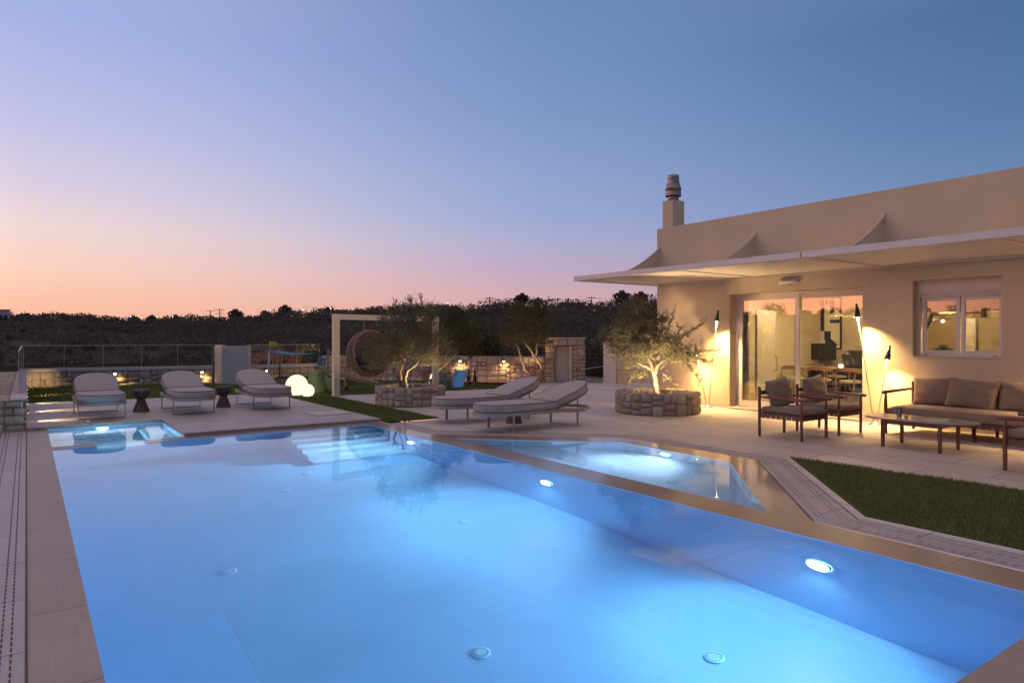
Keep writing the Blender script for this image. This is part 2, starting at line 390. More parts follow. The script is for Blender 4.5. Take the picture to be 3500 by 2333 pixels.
# ------------------------------------------------------------------ terrain and sky-line
def flat(poly, holes, z, n=None):
    bm = bmesh.new(); es = []
    for lp in [poly]+holes:
        vs = [bm.verts.new((x, y, z)) for x, y in lp]
        es += [bm.edges.new((vs[i], vs[(i+1) % len(vs)])) for i in range(len(vs))]
    bmesh.ops.triangle_fill(bm, use_beauty=True, use_dissolve=False, edges=es)
    for f_ in bm.faces:
        if f_.normal.z < 0: f_.normal_flip()
    bm.verts.index_update(); mb = MB(); mb.add([v.co[:] for v in bm.verts], [tuple(v.index for v in f_.verts) for f_ in bm.faces]); bm.free(); return mb

RX = [(-400,1072),(0,1082),(150,1084),(300,1090),(430,1105),(600,1102),(750,1104),(850,1098),(950,1080),(1100,1074),(1250,1068),(1400,1063),(1600,1058),(1700,1052),(1780,1036),(1900,1042),(2020,1048),(2080,1048),(2120,1036),(2245,1034),(2600,1024),(3500,1040)]
AZ = [(YAW+math.degrees(math.atan((x-1750)/2333)), math.degrees(math.atan((1152-y)/math.hypot(2333, x-1750)))) for x, y in RX]
AZ = [(-180, 1.6), (-120, 2.2), (-95, 2.6), (-75, 1.7), (-60, 2.3), (-40, 2.0), (-25, 1.6)] + AZ + [(110, 2.0), (180, 1.6)]
def ridge_el(az): return float(np.interp(az, [a for a, _ in AZ], [e for _, e in AZ]))
def ridge_R(az): return float(np.interp(az, [-180, -30, 5, 20, 30, 45, 90, 180], [300, 280, 260, 210, 170, 130, 130, 250]))
def vnoise(x, y, s=1.0):
    return (math.sin(x*s*1.3+math.cos(y*s*.9)*2.1)+math.sin(y*s*1.7+math.sin(x*s*.7)*1.9)+math.sin((x+y)*s*.61))/3
def terr(az, r):
    RR = ridge_R(az); top = 1.5+math.tan(R(ridge_el(az)))*RR
    a = max(0, (r-30)/(RR-30)); x, y = r*math.sin(R(az)), r*math.cos(R(az))
    base = -.6-3.0*math.exp(-((r-55)/32)**2)*(1 if az < 25 else .3)
    if a <= 1: z = base+(top-base)*(a**1.35)*(1-.12*math.sin(a*PI))
    else: z = top-(r-RR)*.12
    amp = min(1, max(0, (r-28)/60))*(1-.85*min(1, max(0, (a-.8)/.2))) if a <= 1 else .15
    return z+vnoise(x, y, .05)*1.6*amp+vnoise(x+50, y, .17)*.4*amp
mb = MB(); radii = [26.5, 30, 36, 44, 55, 70, 88, 108, 130, 155, 185, 220, 260, 300, 380, 520]
azs = np.linspace(-180, 180, 241)
vs = [(r*math.sin(R(a)), r*math.cos(R(a)), terr(a, r) if r > 27 else -.45) for r in radii for a in azs]
na = len(azs); fs = [(i*na+k, i*na+k+1, (i+1)*na+k+1, (i+1)*na+k) for i in range(len(radii)-1) for k in range(na-1)]
mb.add(vs, fs, True); hill = struct('hills', mb, M['hill'])
# base ground: one sheet that reaches past the plot to the terrain, with an opening for the pools
PO = [(-1.6, -12), (30, -12), (30, 30), (-1.6, 30)]
mb = flat([(-40, -40), (60, -40), (60, 60), (-40, 60)], [[(-.9, -9), (18, -9), (18, 16.3), (9.5, 24.5), (-.9, 24.5)]], -.5)
struct('ground', mb, M['ground'])
mb = flat([(13.6, 17.9), (15.45, 16.0), (24, 16.0), (24, 24), (17, 24)], [], -.03); struct('dirt_yard', mb, M['dirt'])

# scrub and woods on the hills (one mass nobody could count)
def leaf_cloud(specs, name, mat, kind='stuff'):
    """specs: (cx,cy,cz,rx,rz,n,leafsize)"""
    P = []; 
    rs = np.random.RandomState(3)
    for cx, cy, cz, rx, rz, n, ls in specs:
        u = rs.normal(size=(n, 3)); u /= np.linalg.norm(u, axis=1)[:, None]
        rr = rs.uniform(.55, 1, n)**.6
        lump = 1+.28*np.sin(u[:, 0]*5+cx)*np.sin(u[:, 1]*4+cy)+.15*np.sin(u[:, 2]*7+cx*2)
        c = u*(rr*lump)[:, None]*np.array([rx, rx, rz])+np.array([cx, cy, cz]); c[:, 2] = np.maximum(c[:, 2], cz-rz*.75)
        a = rs.normal(size=(n, 3)); a /= np.linalg.norm(a, axis=1)[:, None]
        b = np.cross(a, rs.normal(size=(n, 3))); b /= np.linalg.norm(b, axis=1)[:, None]
        s1 = (ls*rs.uniform(.6, 1.3, n))[:, None]
        P.append(np.stack([c-a*s1, c-b*s1*.5, c+a*s1, c+b*s1*.5], 1))
    V = np.concatenate(P).reshape(-1, 3); n = len(V)//4
    me = bpy.data.meshes.new(name); me.vertices.add(len(V)); me.vertices.foreach_set('co', V.ravel())
    me.loops.add(n*4); me.loops.foreach_set('vertex_index', np.arange(n*4, dtype=np.int32)); me.polygons.add(n)
    me.polygons.foreach_set('loop_start', np.arange(0, n*4, 4, dtype=np.int32)); me.polygons.foreach_set('loop_total', np.full(n, 4, dtype=np.int32))
    me.materials.append(mat); me.update(calc_edges=True); me.validate()
    o = bpy.data.objects.new(name, me); C.objects.link(o)
    if kind: o['kind'] = kind
    return o
sp = []
for i in range(4200):
    az = rnd.uniform(-6, 74) if i < 3300 else rnd.uniform(-110, -6)
    RR = ridge_R(az); r = 48+(RR-46)*rnd.random()**.75
    if r > RR+1: r = RR
    z = terr(az, r); h = rnd.uniform(.45, 1.2)*(1+r/420)*(1.0 if az > 8 else .8)
    if r > RR*.93: h *= .55+.75*abs(vnoise(r*math.sin(R(az)), r*math.cos(R(az)), .11))
    sp.append((r*math.sin(R(az)), r*math.cos(R(az)), z+h*.35, h*rnd.uniform(1.1, 1.9), h, 84, .085+r*.00125))
leaf_cloud(sp, 'hillside_scrub', M['scrub'])['label'] = 'dark scrub and woods covering the hills behind the villa'
sp = []
for i in range(620):
    az = rnd.uniform(-14, 62); r = rnd.uniform(27.5, 50)
    x, y = r*math.sin(R(az)), r*math.cos(R(az)); h = rnd.uniform(.7, 1.7)*(.9 if az < 20 else 1.15)
    if az > 38 and r < 34: h *= .5
    sp.append((x, y, terr(az, r)+h*.4+(.25 if az > 15 else -.1), h*rnd.uniform(.9, 1.3), h, 330, .085))
leaf_cloud(sp, 'shrub_belt', M['scrubn'])['label'] = 'dense dark shrubs just beyond the garden walls'
# trees standing out on the skyline: one thing each
def polar(xpix, r):
    a = YAW+math.degrees(math.atan((xpix-1750)/2333)); return a, r*math.sin(R(a)), r*math.cos(R(a))
sky_trees = [(455, 'small round tree on the skyline above the left lounger'), (520, 'low tree on the skyline right of the small round tree'), (600, 'low spreading tree on the skyline left of the tall utility pole'),
 (805, 'dark round tree on the skyline just right of the tall utility pole'), (905, 'narrow treetop on the skyline above the white garden gate'), (975, 'leftmost dark treetop where the wooded hill starts to rise'),
 (1120, 'dark treetop on the ridge left of the hanging chair frame'), (1770, 'dark bushy tree on the skyline left of the ridge peak'), (1785, 'tall dark tree crowning the ridge peak'), (1840, 'small tree on the ridge just right of its peak'),
 (2125, 'tall dark tree on the ridge behind the right olive tree'), (2190, 'round dark tree on the ridge beside the house corner')]
for xp, lb in sky_trees:
    a = YAW+math.degrees(math.atan((xp-1750)/2333)); r = ridge_R(a)*.985; _, x, y = polar(xp, r); z = terr(a, r)
    k = {1785: 1.6, 2125: 2.1, 2190: 1.9, 1770: 1.2, 975: 1.5, 805: 1.7}.get(xp, 1.05)*r/200
    t = thing('skyline_tree', lb, 'tree', (x, y, z), 0, 'trees along the skyline')
    o = leaf_cloud([(0, 0, k*1.1, k*.95, k*.8, 240, .3*k), (k*.6, 0, k*.8, k*.6, k*.5, 100, .28*k)], 'crown', M['scrub'], None); o.parent = t
    b = MB(); b.tube([(0,0,-.5), (0,0,k*.9)], [.12*k, .06*k], 6); obj('trunk', b, M['bark'], t)

# utility poles, wires and far street lamps
def pole(xp, ytop, r, lb, h, arms):
    a = YAW+math.degrees(math.atan((xp-1750)/2333)); _, x, y = polar(xp, r); d = r*math.cos(math.atan((xp-1750)/2333))
    zt = 1.5+(1152-ytop)*d/2333; t = thing('utility_pole', lb, 'utility pole', (x, y, zt-h), -R(a), 'utility poles on the ridge')
    b = MB(); b.tube([(0,0,0), (0,0,h)], [.16*r/150, .1*r/150], 6); obj('pole', b, M['darkwood'], t)
    b = MB()
    for k in range(arms): b.box(-.9*r/150, -.05, h-.3-k*.8*r/150, .9*r/150, .05, h-.18-k*.8*r/150)
    obj('crossarm', b, M['darkwood'], t)
    return Vector((x, y, zt-.2))
p1 = pole(719, 1060, 240, 'thin utility pole with one crossarm on the left skyline', 9, 1)
p2 = pole(751, 1055, 200, 'tall dark utility pole with a transformer on the left skyline', 9, 2)
p3 = pole(1673, 1014, 140, 'utility pole on the ridge above the back garden trees', 7, 2)
p4 = pole(1906, 1018, 125, 'short utility pole with crossarms on the ridge right of its peak', 6, 2)
p5 = pole(2022, 1013, 125, 'slim utility pole on the bare ridge left of the right olive tree', 7, 1)
b = MB(); b.lathe([(.35, -1.0), (.45, -.8), (.45, .1), (.3, .2)], (0, -.3, 6.6), 10); t2 = [o for o in C.objects if o.name == 'utility_pole.001'][0]; obj('transformer', b, M['black'], t2)
def wire(a, b_, sag, lb):
    b = MB(); pts = [a.lerp(b_, i/12)-Vector((0, 0, sag*4*(i/12)*(1-i/12))) for i in range(13)]; b.tube(pts, .022, 4); set_tags(obj('power_line', b, M['black']), lb, 'power line')
wire(p3, p4, .6, 'thin power line between the two poles nearest the ridge peak'); wire(p4, p5, .4, 'thin power line right of the short ridge pole')
_, ex, ey = polar(2400, 120); wire(p5, Vector((ex, ey, 1.5+(1152-1010)*115/2333)), .5, 'thin power line running from the slim pole behind the house')
_, ex, ey = polar(1480, 170); wire(Vector((ex, ey, 1.5+(1152-1052)*168/2333)), p3, 1.2, 'thin power line rising to the pole above the garden trees')
lamps = [(447, 1082, 1), (484, 1086, 1), (536, 1083, 1), (590, 1082, 1), (642, 1077, 1), (756, 1072, 1), (810, 1070, 1), (882, 1063, 0), (951, 1063, 1), (1037, 1059, 1), (1130, 1055, 1), (1530, 1035, 1), (2206, 1020, 1)]
wh = ['leftmost', 'second', 'third', 'fourth', 'fifth', 'sixth', 'seventh', 'eighth', 'ninth', 'tenth', 'eleventh', 'twelfth', 'thirteenth']
for i, (xp, yp, on) in enumerate(lamps):
    r = 230 if xp < 1000 else 165; a, x, y = polar(xp, r); d = r*math.cos(math.atan((xp-1750)/2333)); z = 1.5+(1152-yp)*d/2333
    lb = ('tiny lit street lamp on the skyline, %s from the left' if on else 'tiny unlit street lamp on the skyline, %s from the left') % wh[i]
    t = thing('street_lamp', lb, 'street lamp', (x, y, z-5), -R(a), 'street lamps on the far road')
    b = MB(); b.tube([(.0, 0, 0), (0, 0, 5.6), (.9, 0, 5.8)], .05, 5); obj('post', b, M['steel'], t)
    b = MB(); b.ell((0, -.3, 5), (.10, .10, .09), 8, 6)
    obj('lamp_head', b, M['distant'] if on else M['steel'], t)
# far small buildings
for xp, yp, w, h, r, lb in ((143, 1083, 9, 2.2, 235, 'low pale building on the far left hillside'), (3, 1060, 4, 5, 235, 'pale house corner on the skyline at the far left'), (573, 1150, 8, 1.2, 150, 'flat pale shed roof among the scrub behind the glass fence')):
    a, x, y = polar(xp, r); d = r*math.cos(math.atan((xp-1750)/2333)); z = 1.5+(1152-yp)*d/2333
    t = thing('far_building', lb, 'building', (x, y, z-h), -R(a))
    b = MB(); b.box(-w/2, 0, -2, w/2, 5, h); obj('wall', b, M['cap'], t)
    b = MB(); b.box(-w/2-.2, -.2, h, w/2+.2, 5.2, h+.25); obj('roof', b, M['mortar'], t)
    if h > 2:
        for q in (-.25, .0, .28):
            b = MB(); b.box(w*q-.35, -.05, h*.35, w*q+.35, .02, h*.75); obj('window', b, M['black'], t)

# ------------------------------------------------------------------ pools, deck, terrace
X0, X1, Y0, Y1 = .28, 4.80, 1.30, 10.95
SX1, SY0, SY1 = 1.95, 11.27, 13.42
OX0, OX1 = .79, 1.40
SIDE = [(5.20, 3.52), (6.92, 5.20), (6.92, 7.02), (5.20, 8.72)]
WZ = -.006
def wallstrip(mb, pts, z0, z1, close=True):
    n = len(pts)
    for i in range(n if close else n-1):
        a, b2 = pts[i], pts[(i+1) % n]
        mb.add([(*a, z0), (*b2, z0), (*b2, z1), (*a, z1)], [(0,1,2,3)])
pool = thing('swimming_pool', 'large blue-lit swimming pool filling the foreground', 'swimming pool', (0,0,0))
pool['kind'] = 'structure'
mb = MB(); mb.add([(X0,Y0,-1.5),(X1,Y0,-1.5),(X1,Y1,-1.5),(X0,Y1,-1.5)], [(0,1,2,3)]); obj('pool_floor', mb, M['pooltile'], pool)
mb = MB(); L = [(X0,Y1),(X0,Y0),(X1,Y0),(X1,Y1),(OX1,Y1)]; wallstrip(mb, L, -1.5, -.0006, False); wallstrip(mb, [(OX0,Y1),(X0,Y1)], -1.5, -.0006, False)
wallstrip(mb, [(OX1,Y1),(OX0,Y1)], -1.5, -.45, False)
wallstrip(mb, [(OX0,Y1),(OX0,SY0)], -.45, -.0006, False); wallstrip(mb, [(OX1,SY0),(OX1,Y1)], -.45, -.0006, False)
mb.add([(OX0,Y1,-.45),(OX1,Y1,-.45),(OX1,SY0,-.45),(OX0,SY0,-.45)], [(0,1,2,3)])
obj('pool_wall', mb, M['pooltile'], pool)
mb = MB()
for k in range(6):
    y0 = Y1-.25*(k+1); mb.box(3.3, y0, -1.498, X1-.002, Y1-.25*k-.002, -.22-.235*k+.03)
obj('steps', mb, M['steptile'], pool, bevel=.01)
spa = thing('spa_pool', 'small square lit spa pool at the far left end of the pool', 'spa pool'); spa['kind'] = 'structure'
mb = MB(); wallstrip(mb, [(OX1,SY0),(SX1,SY0),(SX1,SY1),(X0,SY1),(X0,SY0),(OX0,SY0)], -.9, -.0006, False); wallstrip(mb, [(OX0,SY0),(OX1,SY0)], -.9, -.45, False)
obj('pool_wall', mb, M['steptile'], spa)
mb = MB(); mb.add([(X0,SY0,-.9),(SX1,SY0,-.9),(SX1,SY1,-.9),(X0,SY1,-.9)], [(0,1,2,3)]); obj('pool_floor', mb, M['steptile'], spa)
mb = MB(); mb.box(X0+.002, SY1-.42, -.9, SX1-.002, SY1-.002, -.42); mb.box(SX1-.4, SY0+.002, -.9, SX1-.003, SY1-.42, -.421); obj('bench', mb, M['steptile'], spa, bevel=.01)
side = thing('side_pool', 'shallow wedge-shaped side pool with white light, right of the main pool', 'pool'); side['kind'] = 'structure'
mb = MB(); wallstrip(mb, SIDE, -.5, -.0006); obj('pool_wall', mb, M['steptile'], side)
mb = MB(); mb.add([(*p, -.5) for p in SIDE], [(0,1,2,3)]); obj('pool_floor', mb, M['steptile'], side)
struct('pool_water', flat([(X0,Y0),(X1,Y0),(X1,Y1),(OX1,Y1),(OX1,SY0),(SX1,SY0),(SX1,SY1),(X0,SY1),(X0,SY0),(OX0,SY0),(OX0,Y1),(X0,Y1)], [], WZ), M['water'])
struct('side_pool_water', flat(SIDE, [], WZ), M['water'])
# coping (0), wet rim, drains, terrace
Z = 0.0
COPL = [(-.0, -9), (X0, -9), (X0, Y1), (OX0, Y1), (OX0, SY0), (X0, SY0), (X0, SY1), (X0, 13.34), (0, 13.34)]
mb = flat([(0, -9), (X0, -9), (X0, Y1), (OX0, Y1), (OX0, SY0), (X0, SY0), (X0, 13.36), (0, 13.36)], [], Z); struct('pool_coping', mb, M['coping'])
WO = [(5.22, 3.10), (7.30, 5.08), (7.30, 7.30), (5.08, 9.45), (5.08, 11.0)]      # outer edge of the wet rim
rim = [(X1, Y0), (5.2, Y0), (5.22, 3.10), (7.30, 5.08), (7.30, 7.30), (5.08, 9.45), (5.08, 11.28), (1.95, 11.28), (OX1, SY0), (OX1, Y1), (X1, Y1)]
struct('wet_rim', flat(rim, [SIDE], Z), M['wetstone'])
mb = flat([(X0, -9), (5.2, -9), (5.2, Y0), (X1, Y0), (X0, Y0)], [], Z); struct('near_paving', mb, M['coping'])
GR = [(5.2, -9), (5.58, -9), (5.58, 2.93), (7.62, 4.93), (7.62, 7.42), (5.40, 9.60), (5.40, 11.28), (5.08, 11.28), (5.08, 9.45), (7.30, 7.30), (7.30, 5.08), (5.22, 3.10)]
struct('drain_channel', flat(GR, [], Z+.002), M['grate'])
struct('left_drain_channel', flat([(-.32, -9), (0, -9), (0, 13.34), (-.32, 13.34)], [], Z+.002), M['grate'])
def slots(path, offs, pitch=.075, ln=.048, wd=.008):
    mb = MB()
    for of in offs:
        for (a, b_) in zip(path[:-1], path[1:]):
            a_ = Vector((*a, 0)); c_ = Vector((*b_, 0)); d = (c_-a_).normalized(); nn = Vector((d.y, -d.x, 0)); L_ = (c_-a_).length; k = .06
            while k < L_-.06:
                p = a_+d*k+nn*of; q = p+d*ln; h = nn*wd/2
                mb.add([(*(p-h)[:2], .0045), (*(p+h)[:2], .0045), (*(q+h)[:2], .0045), (*(q-h)[:2], .0045)], [(0,1,2,3)]); k += pitch
    return mb
M['hole'] = simple('drain_hole', (.085, .07, .06), .9, .2, 20)
o = obj('drain_slots', slots([(5.39, -3), (5.39, 3.02), (7.46, 5.0), (7.46, 7.36), (5.24, 9.52), (5.24, 11.2)], (-.11, -.07, .07, .11)), M['hole']); o['kind'] = 'structure'
o = obj('left_drain_slots', slots([(-.16, .3), (-.16, 13.3)], (-.10, -.06, .06, .10)), M['hole']); o['kind'] = 'structure'
mb = MB()      # dark joints beside the drain channels
for a, b_ in (((0, -9), (0, 13.34)), ((-.32, -9), (-.32, 13.34)), ((5.22, 3.1), (7.3, 5.08)), ((7.3, 5.08), (7.3, 7.3)), ((7.3, 7.3), (5.08, 9.45)), ((5.58, -9), (5.58, 2.93)), ((5.58, 2.93), (7.62, 4.93)), ((7.62, 4.93), (7.62, 7.42)), ((7.62, 7.42), (5.4, 9.6))):
    d = (Vector(b_)-Vector(a)).normalized(); nn = Vector((d.y, -d.x))*.005
    mb.add([(a[0]-nn.x, a[1]-nn.y, .0055), (a[0]+nn.x, a[1]+nn.y, .0055), (b_[0]+nn.x, b_[1]+nn.y, .0055), (b_[0]-nn.x, b_[1]-nn.y, .0055)], [(0,1,2,3)])
o = obj('drain_joints', mb, M['hole']); o['kind'] = 'structure'
LAWN = [(7.76, 4.93), (5.70, 2.93), (5.70, -3), (8.02, -3), (7.95, 2.4)]
TER = [(5.58, -9), (5.58, 2.93), (7.62, 4.93), (7.62, 7.42), (5.40, 9.60), (5.40, 10.93), (6.15, 10.93), (6.15, 16.95), (12.0, 16.45), (14.0, 17.85), (15.5, 16.3), (26, 16.3), (26, 12.3), (12.3, 12.3), (12.3, -9)]
struct('terrace', flat(TER, [LAWN], .0), M['tile'])
# raised left deck: front riser along the pool, top at .05
DZ = .05
DECK = [(X0, SY1), (SX1, SY1), (SX1, 11.28), (5.16, 11.28), (5.16, 17.4), (5.16, 18.0), (0, 18.4), (0, 13.36), (X0, 13.36)]
struct('sun_deck', flat(DECK, [], DZ), M['tile2'])
mb = MB(); wallstrip(mb, DECK, 0.0, DZ); struct('deck_riser', mb, M['coping'])
# ------------------------------------------------------------------ lawns
def inpoly(x, y, P):
    c = False; j = len(P)-1
    for i in range(len(P)):
        if (P[i][1] > y) != (P[j][1] > y) and x < (P[j][0]-P[i][0])*(y-P[i][1])/(P[j][1]-P[i][1])+P[i][0]: c = not c
        j = i
    return c
def lawn(name, poly, z, dens, label, hgt=.035, wid=.006, clip=None, seed=1):
    struct(name+'_soil', flat(poly, [], z), M['lawnbase'])
    rs = np.random.RandomState(seed); P = np.array(clip or poly); mn, mx = P.min(0), P.max(0); n = int((mx[0]-mn[0])*(mx[1]-mn[1])*dens)
    x = rs.uniform(mn[0], mx[0], n); y = rs.uniform(mn[1], mx[1], n)
    ok = np.array([inpoly(a, b_, clip or poly) for a, b_ in zip(x, y)]); x, y = x[ok], y[ok]; n = len(x)
    a = rs.uniform(0, 2*PI, n); h = hgt*rs.uniform(.5, 1.25, n)*(1+.25*np.sin(x*3.1+np.sin(y*2.3)*2)*np.sin(y*2.7)); w = wid*rs.uniform(.7, 1.3, n)
    lx, ly = rs.normal(0, .016, n), rs.normal(0, .016, n)
    V = np.stack([np.stack([x-np.cos(a)*w, y-np.sin(a)*w, np.full(n, z)], 1), np.stack([x+np.cos(a)*w, y+np.sin(a)*w, np.full(n, z)], 1), np.stack([x+lx, y+ly, z+h], 1)], 1).reshape(-1, 3)
    me = bpy.data.meshes.new(name); me.vertices.add(len(V)); me.vertices.foreach_set('co', V.ravel())
    me.loops.add(n*3); me.loops.foreach_set('vertex_index', np.arange(n*3, dtype=np.int32)); me.polygons.add(n)
    me.polygons.foreach_set('loop_start', np.arange(0, n*3, 3, dtype=np.int32)); me.polygons.foreach_set('loop_total', np.full(n, 3, dtype=np.int32))
    me.materials.append(M['grass']); me.update(calc_edges=True)
    o = bpy.data.objects.new(name, me); C.objects.link(o); set_tags(o, label, 'grass', None, 'stuff')
NL = [(7.76, 4.93), (5.70, 2.93), (5.70, -2.98), (8.0, -2.98), (7.95, 2.4)]
lawn('near_lawn', LAWN, .004, 5200, 'dark green lawn wedge in front of the sofa terrace', .034, .0042, clip=NL, seed=2)
lawn('grass_strip', [(5.16, 10.95), (6.13, 10.90), (6.15, 16.95), (5.16, 17.4)], .02, 3800, 'grass strip running from the globe lamps to the pool corner', .05, .005, seed=3)
lawn('back_lawn', [(0, 18.4), (5.16, 18.0), (5.16, 17.4), (6.15, 16.95), (6.15, 22.9), (5.4, 23.2), (0, 24.3)], .03, 900, 'narrow lawn behind the sun loungers', .05, .009, seed=4)
lawn('play_lawn', [(6.15, 16.95), (12.0, 16.45), (11.0, 20.6), (8.3, 23.2), (6.15, 22.9)], .02, 900, 'lawn of the children play area', .05, .009, seed=5)

# ------------------------------------------------------------------ stone walls
def splitrect(x0, y0, x1, y1, out, mx, mn, rg):
    w, h = x1-x0, y1-y0
    if (w > mx and w >= h*.8) or w > mx*1.5:
        if w/2 > mn: t = x0+w*rg.uniform(.35, .65); splitrect(x0, y0, t, y1, out, mx, mn, rg); splitrect(t, y0, x1, y1, out, mx, mn, rg); return
    if h > mx*.62 and h/2 > mn*.7:
        t = y0+h*rg.uniform(.36, .64); splitrect(x0, y0, x1, t, out, mx, mn, rg); splitrect(x0, t, x1, y1, out, mx, mn, rg); return
    if w > mn*2.2 and rg.random() < .35 and h < w*1.1:
        t = x0+w*rg.uniform(.35, .65); splitrect(x0, y0, t, y1, out, mx, mn, rg); splitrect(t, y0, x1, y1, out, mx, mn, rg); return
    out.append((x0, y0, x1, y1))
def stones(mb, L, H, fn, mx=.34, mn=.10, seed=1, gap=.010, dep=.026):
    """fn(u, v, w) -> world point; w sticks out of the wall"""
    rg = random.Random(seed); rects = []; u = 0
    while u < L-1e-6:
        w = min(rg.uniform(.7, 1.3), L-u)
        if L-u-w < .3: w = L-u
        splitrect(u, 0, u+w, H, rects, mx, mn, rg); u += w
    for (a, b_, c_, d) in rects:
        g = gap*rg.uniform(.6, 1.6); a += g; b_ += g; c_ -= g; d -= g
        if c_-a < .02 or d-b_ < .02: continue
        N = 5; j = [[(rg.uniform(-.011, .011), rg.uniform(-.011, .011)) for _ in range(4)]]; out = dep*rg.uniform(.45, 1.1)
        vs = []
        rr = min(c_-a, d-b_)
        for i in range(N):
            for k in range(N):
                s_, t_ = i/(N-1), k/(N-1)
                es = [0, .1, .5, .9, 1]; s_, t_ = es[i], es[k]
                q = j[0]; jx = (q[0][0]*(1-s_)*(1-t_)+q[1][0]*s_*(1-t_)+q[2][0]*s_*t_+q[3][0]*(1-s_)*t_); jy = (q[0][1]*(1-s_)*(1-t_)+q[1][1]*s_*(1-t_)+q[2][1]*s_*t_+q[3][1]*(1-s_)*t_)
                U = a+(c_-a)*s_+jx; V = b_+(d-b_)*t_+jy
                edge = (i in (0, N-1)) + (k in (0, N-1))
                if edge == 2: U += (.5-s_)*rr*.16; V += (.5-t_)*rr*.16
                wv = 0 if edge else out*rg.uniform(.75, 1.15)
                if edge: U += rg.uniform(-.004, .004); V += rg.uniform(-.004, .004)
                vs.append(fn(U, V, wv))
        fs = [(i*N+k, (i+1)*N+k, (i+1)*N+k+1, i*N+k+1) for i in range(N-1) for k in range(N-1)]
        mb.add(vs, fs, True)
def straight(a, b_, z0, t=0):
    a = Vector((*a, 0)); b_ = Vector((*b_, 0)); d = (b_-a).normalized(); nn = Vector((d.y, -d.x, 0))     # normal to the right of a->b
    return (b_-a).length, (lambda u, v, w: a+d*u+nn*(w+t)+Vector((0, 0, z0+v)))
def stone_wall(name, label, cat, a, b_, z0, z1, th, mat='stone', mx=.34, seed=1, capm=None, capw=0, sides=(1, 0, 1, 0), top=False, parent=None, caph=.1):
    """wall whose seen face runs a->b with its normal to the right; th goes behind"""
    A = Vector((*a, 0)); B = Vector((*b_, 0)); d = (B-A).normalized(); nn = Vector((d.y, -d.x, 0))
    t = parent or thing(name, label, cat, (0,0,0))
    mb = MB(); q = [A-nn*.004, B-nn*.004, B-nn*th, A-nn*th]; mb.prism([(p.x, p.y) for p in q], z0, z1); obj('mortar', mb, M['mortar'], t)
    mb = MB(); Ln, fn = straight(a, b_, z0); stones(mb, Ln, z1-z0, fn, mx, seed=seed)
    if sides[1]: P, Q = (B.x, B.y), (B.x-nn.x*th, B.y-nn.y*th); Ln, fn = straight(P, Q, z0); stones(mb, Ln, z1-z0, fn, mx, seed=seed+1)
    if sides[3]: P, Q = (A.x-nn.x*th, A.y-nn.y*th), (A.x, A.y); Ln, fn = straight(P, Q, z0); stones(mb, Ln, z1-z0, fn, mx, seed=seed+2)
    if top:
        Ln = (B-A).length; stones(mb, Ln, th, lambda u, v, w: A+d*u-nn*(v)+Vector((0, 0, z1+w*.6-.004)), mx*1.2, seed=seed+4)
    obj('stones', mb, M[mat], t)
    if capm:
        mb = MB(); q = [A+nn*.035-d*.0, B+nn*.035, B-nn*capw, A-nn*capw]; mb.prism([(p.x, p.y) for p in q], z1+.002, z1+caph); obj('coping', mb, M[capm], t, bevel=.006)
    return t
# left wide wall (face toward the deck runs far -> near so that its normal points +X)
t = thing('stone_wall', 'wide low stone wall along the left edge of the deck', 'stone wall')
stone_wall('', '', '', (-.02, 13.36), (-.02, 24.4), -.05, .50, 1.5, parent=t, mx=.36, seed=11, sides=(1, 0, 0, 1))
mb = MB(); Ln = 11.04
stones(mb, Ln, 1.28, lambda u, v, w: Vector((-.22-v, 13.36+u, .50+w*.5-.003)), .42, seed=5, gap=.006, dep=.02); obj('top_stones', mb, M['stonepale'], t)
mb = MB(); mb.box(-.21, 13.34, .502, .01, 24.4, .525); obj('coping', mb, M['cap'], t, bevel=.004)
# far fence wall
FA, FB = (-.1, 24.35), (4.86, 23.35)
w1 = stone_wall('stone_wall', 'low stone wall with flat cap under the glass behind the loungers', 'stone wall', FA, FB, 0, .48, .3, seed=21, capm='cap', capw=.32, mx=.42)
GB, GC = (5.9, 23.0), (8.45, 23.45)
w2 = stone_wall('stone_wall', 'low stone wall with flat cap between the white gate and play area', 'stone wall', GB, GC, 0, .48, .3, seed=22, capm='cap', capw=.32, mx=.42)
w3 = stone_wall('stone_wall', 'taller lamp-lit stone wall behind the slide and back olive trees', 'stone wall', (8.45, 23.45), (14.02, 17.80), -.02, .85, .35, seed=23, mx=.42, top=True)
def glass_fence(label, pts, z0, z1, n):
    t = thing('glass_fence', label, 'glass fence'); (a, b_) = pts; A, B = Vector((*a, 0)), Vector((*b_, 0)); d = (B-A).normalized(); nn = Vector((d.y, -d.x, 0)); L_ = (B-A).length
    for i in range(n):
        p, q = A+d*(L_*i/n+.008), A+d*(L_*(i+1)/n-.008); mb = MB(); mb.prism([(p.x, p.y), (q.x, q.y), (q.x-nn.x*.012, q.y-nn.y*.012), (p.x-nn.x*.012, p.y-nn.y*.012)], z0, z1-.012); obj('glass_panel', mb, M['fenceglass'], t)
    mb = MB(); mb.bar(A-nn*.006+Vector((0,0,z1)), B-nn*.006+Vector((0,0,z1)), .016, .014); obj('top_rail', mb, M['cream'], t)
    for i in range(0, n+1):
        p = A+d*(L_*i/n); mb = MB(); mb.bar((p.x-nn.x*.006, p.y-nn.y*.006, z0), (p.x-nn.x*.006, p.y-nn.y*.006, z1-.01), .009, .009); obj('joint', mb, M['cream'], t)
def off(a, b_, k):
    d = (Vector(b_)-Vector(a)).normalized(); nn = Vector((d.y, -d.x)); return (a[0]-nn.x*k, a[1]-nn.y*k), (b_[0]-nn.x*k, b_[1]-nn.y*k)
glass_fence('glass fence on the low wall behind the three loungers', off(FA, FB, .12), .582, 1.25, 5)
glass_fence('glass fence right of the white gate behind the play sail', off(GB, GC, .12), .582, 1.25, 3)
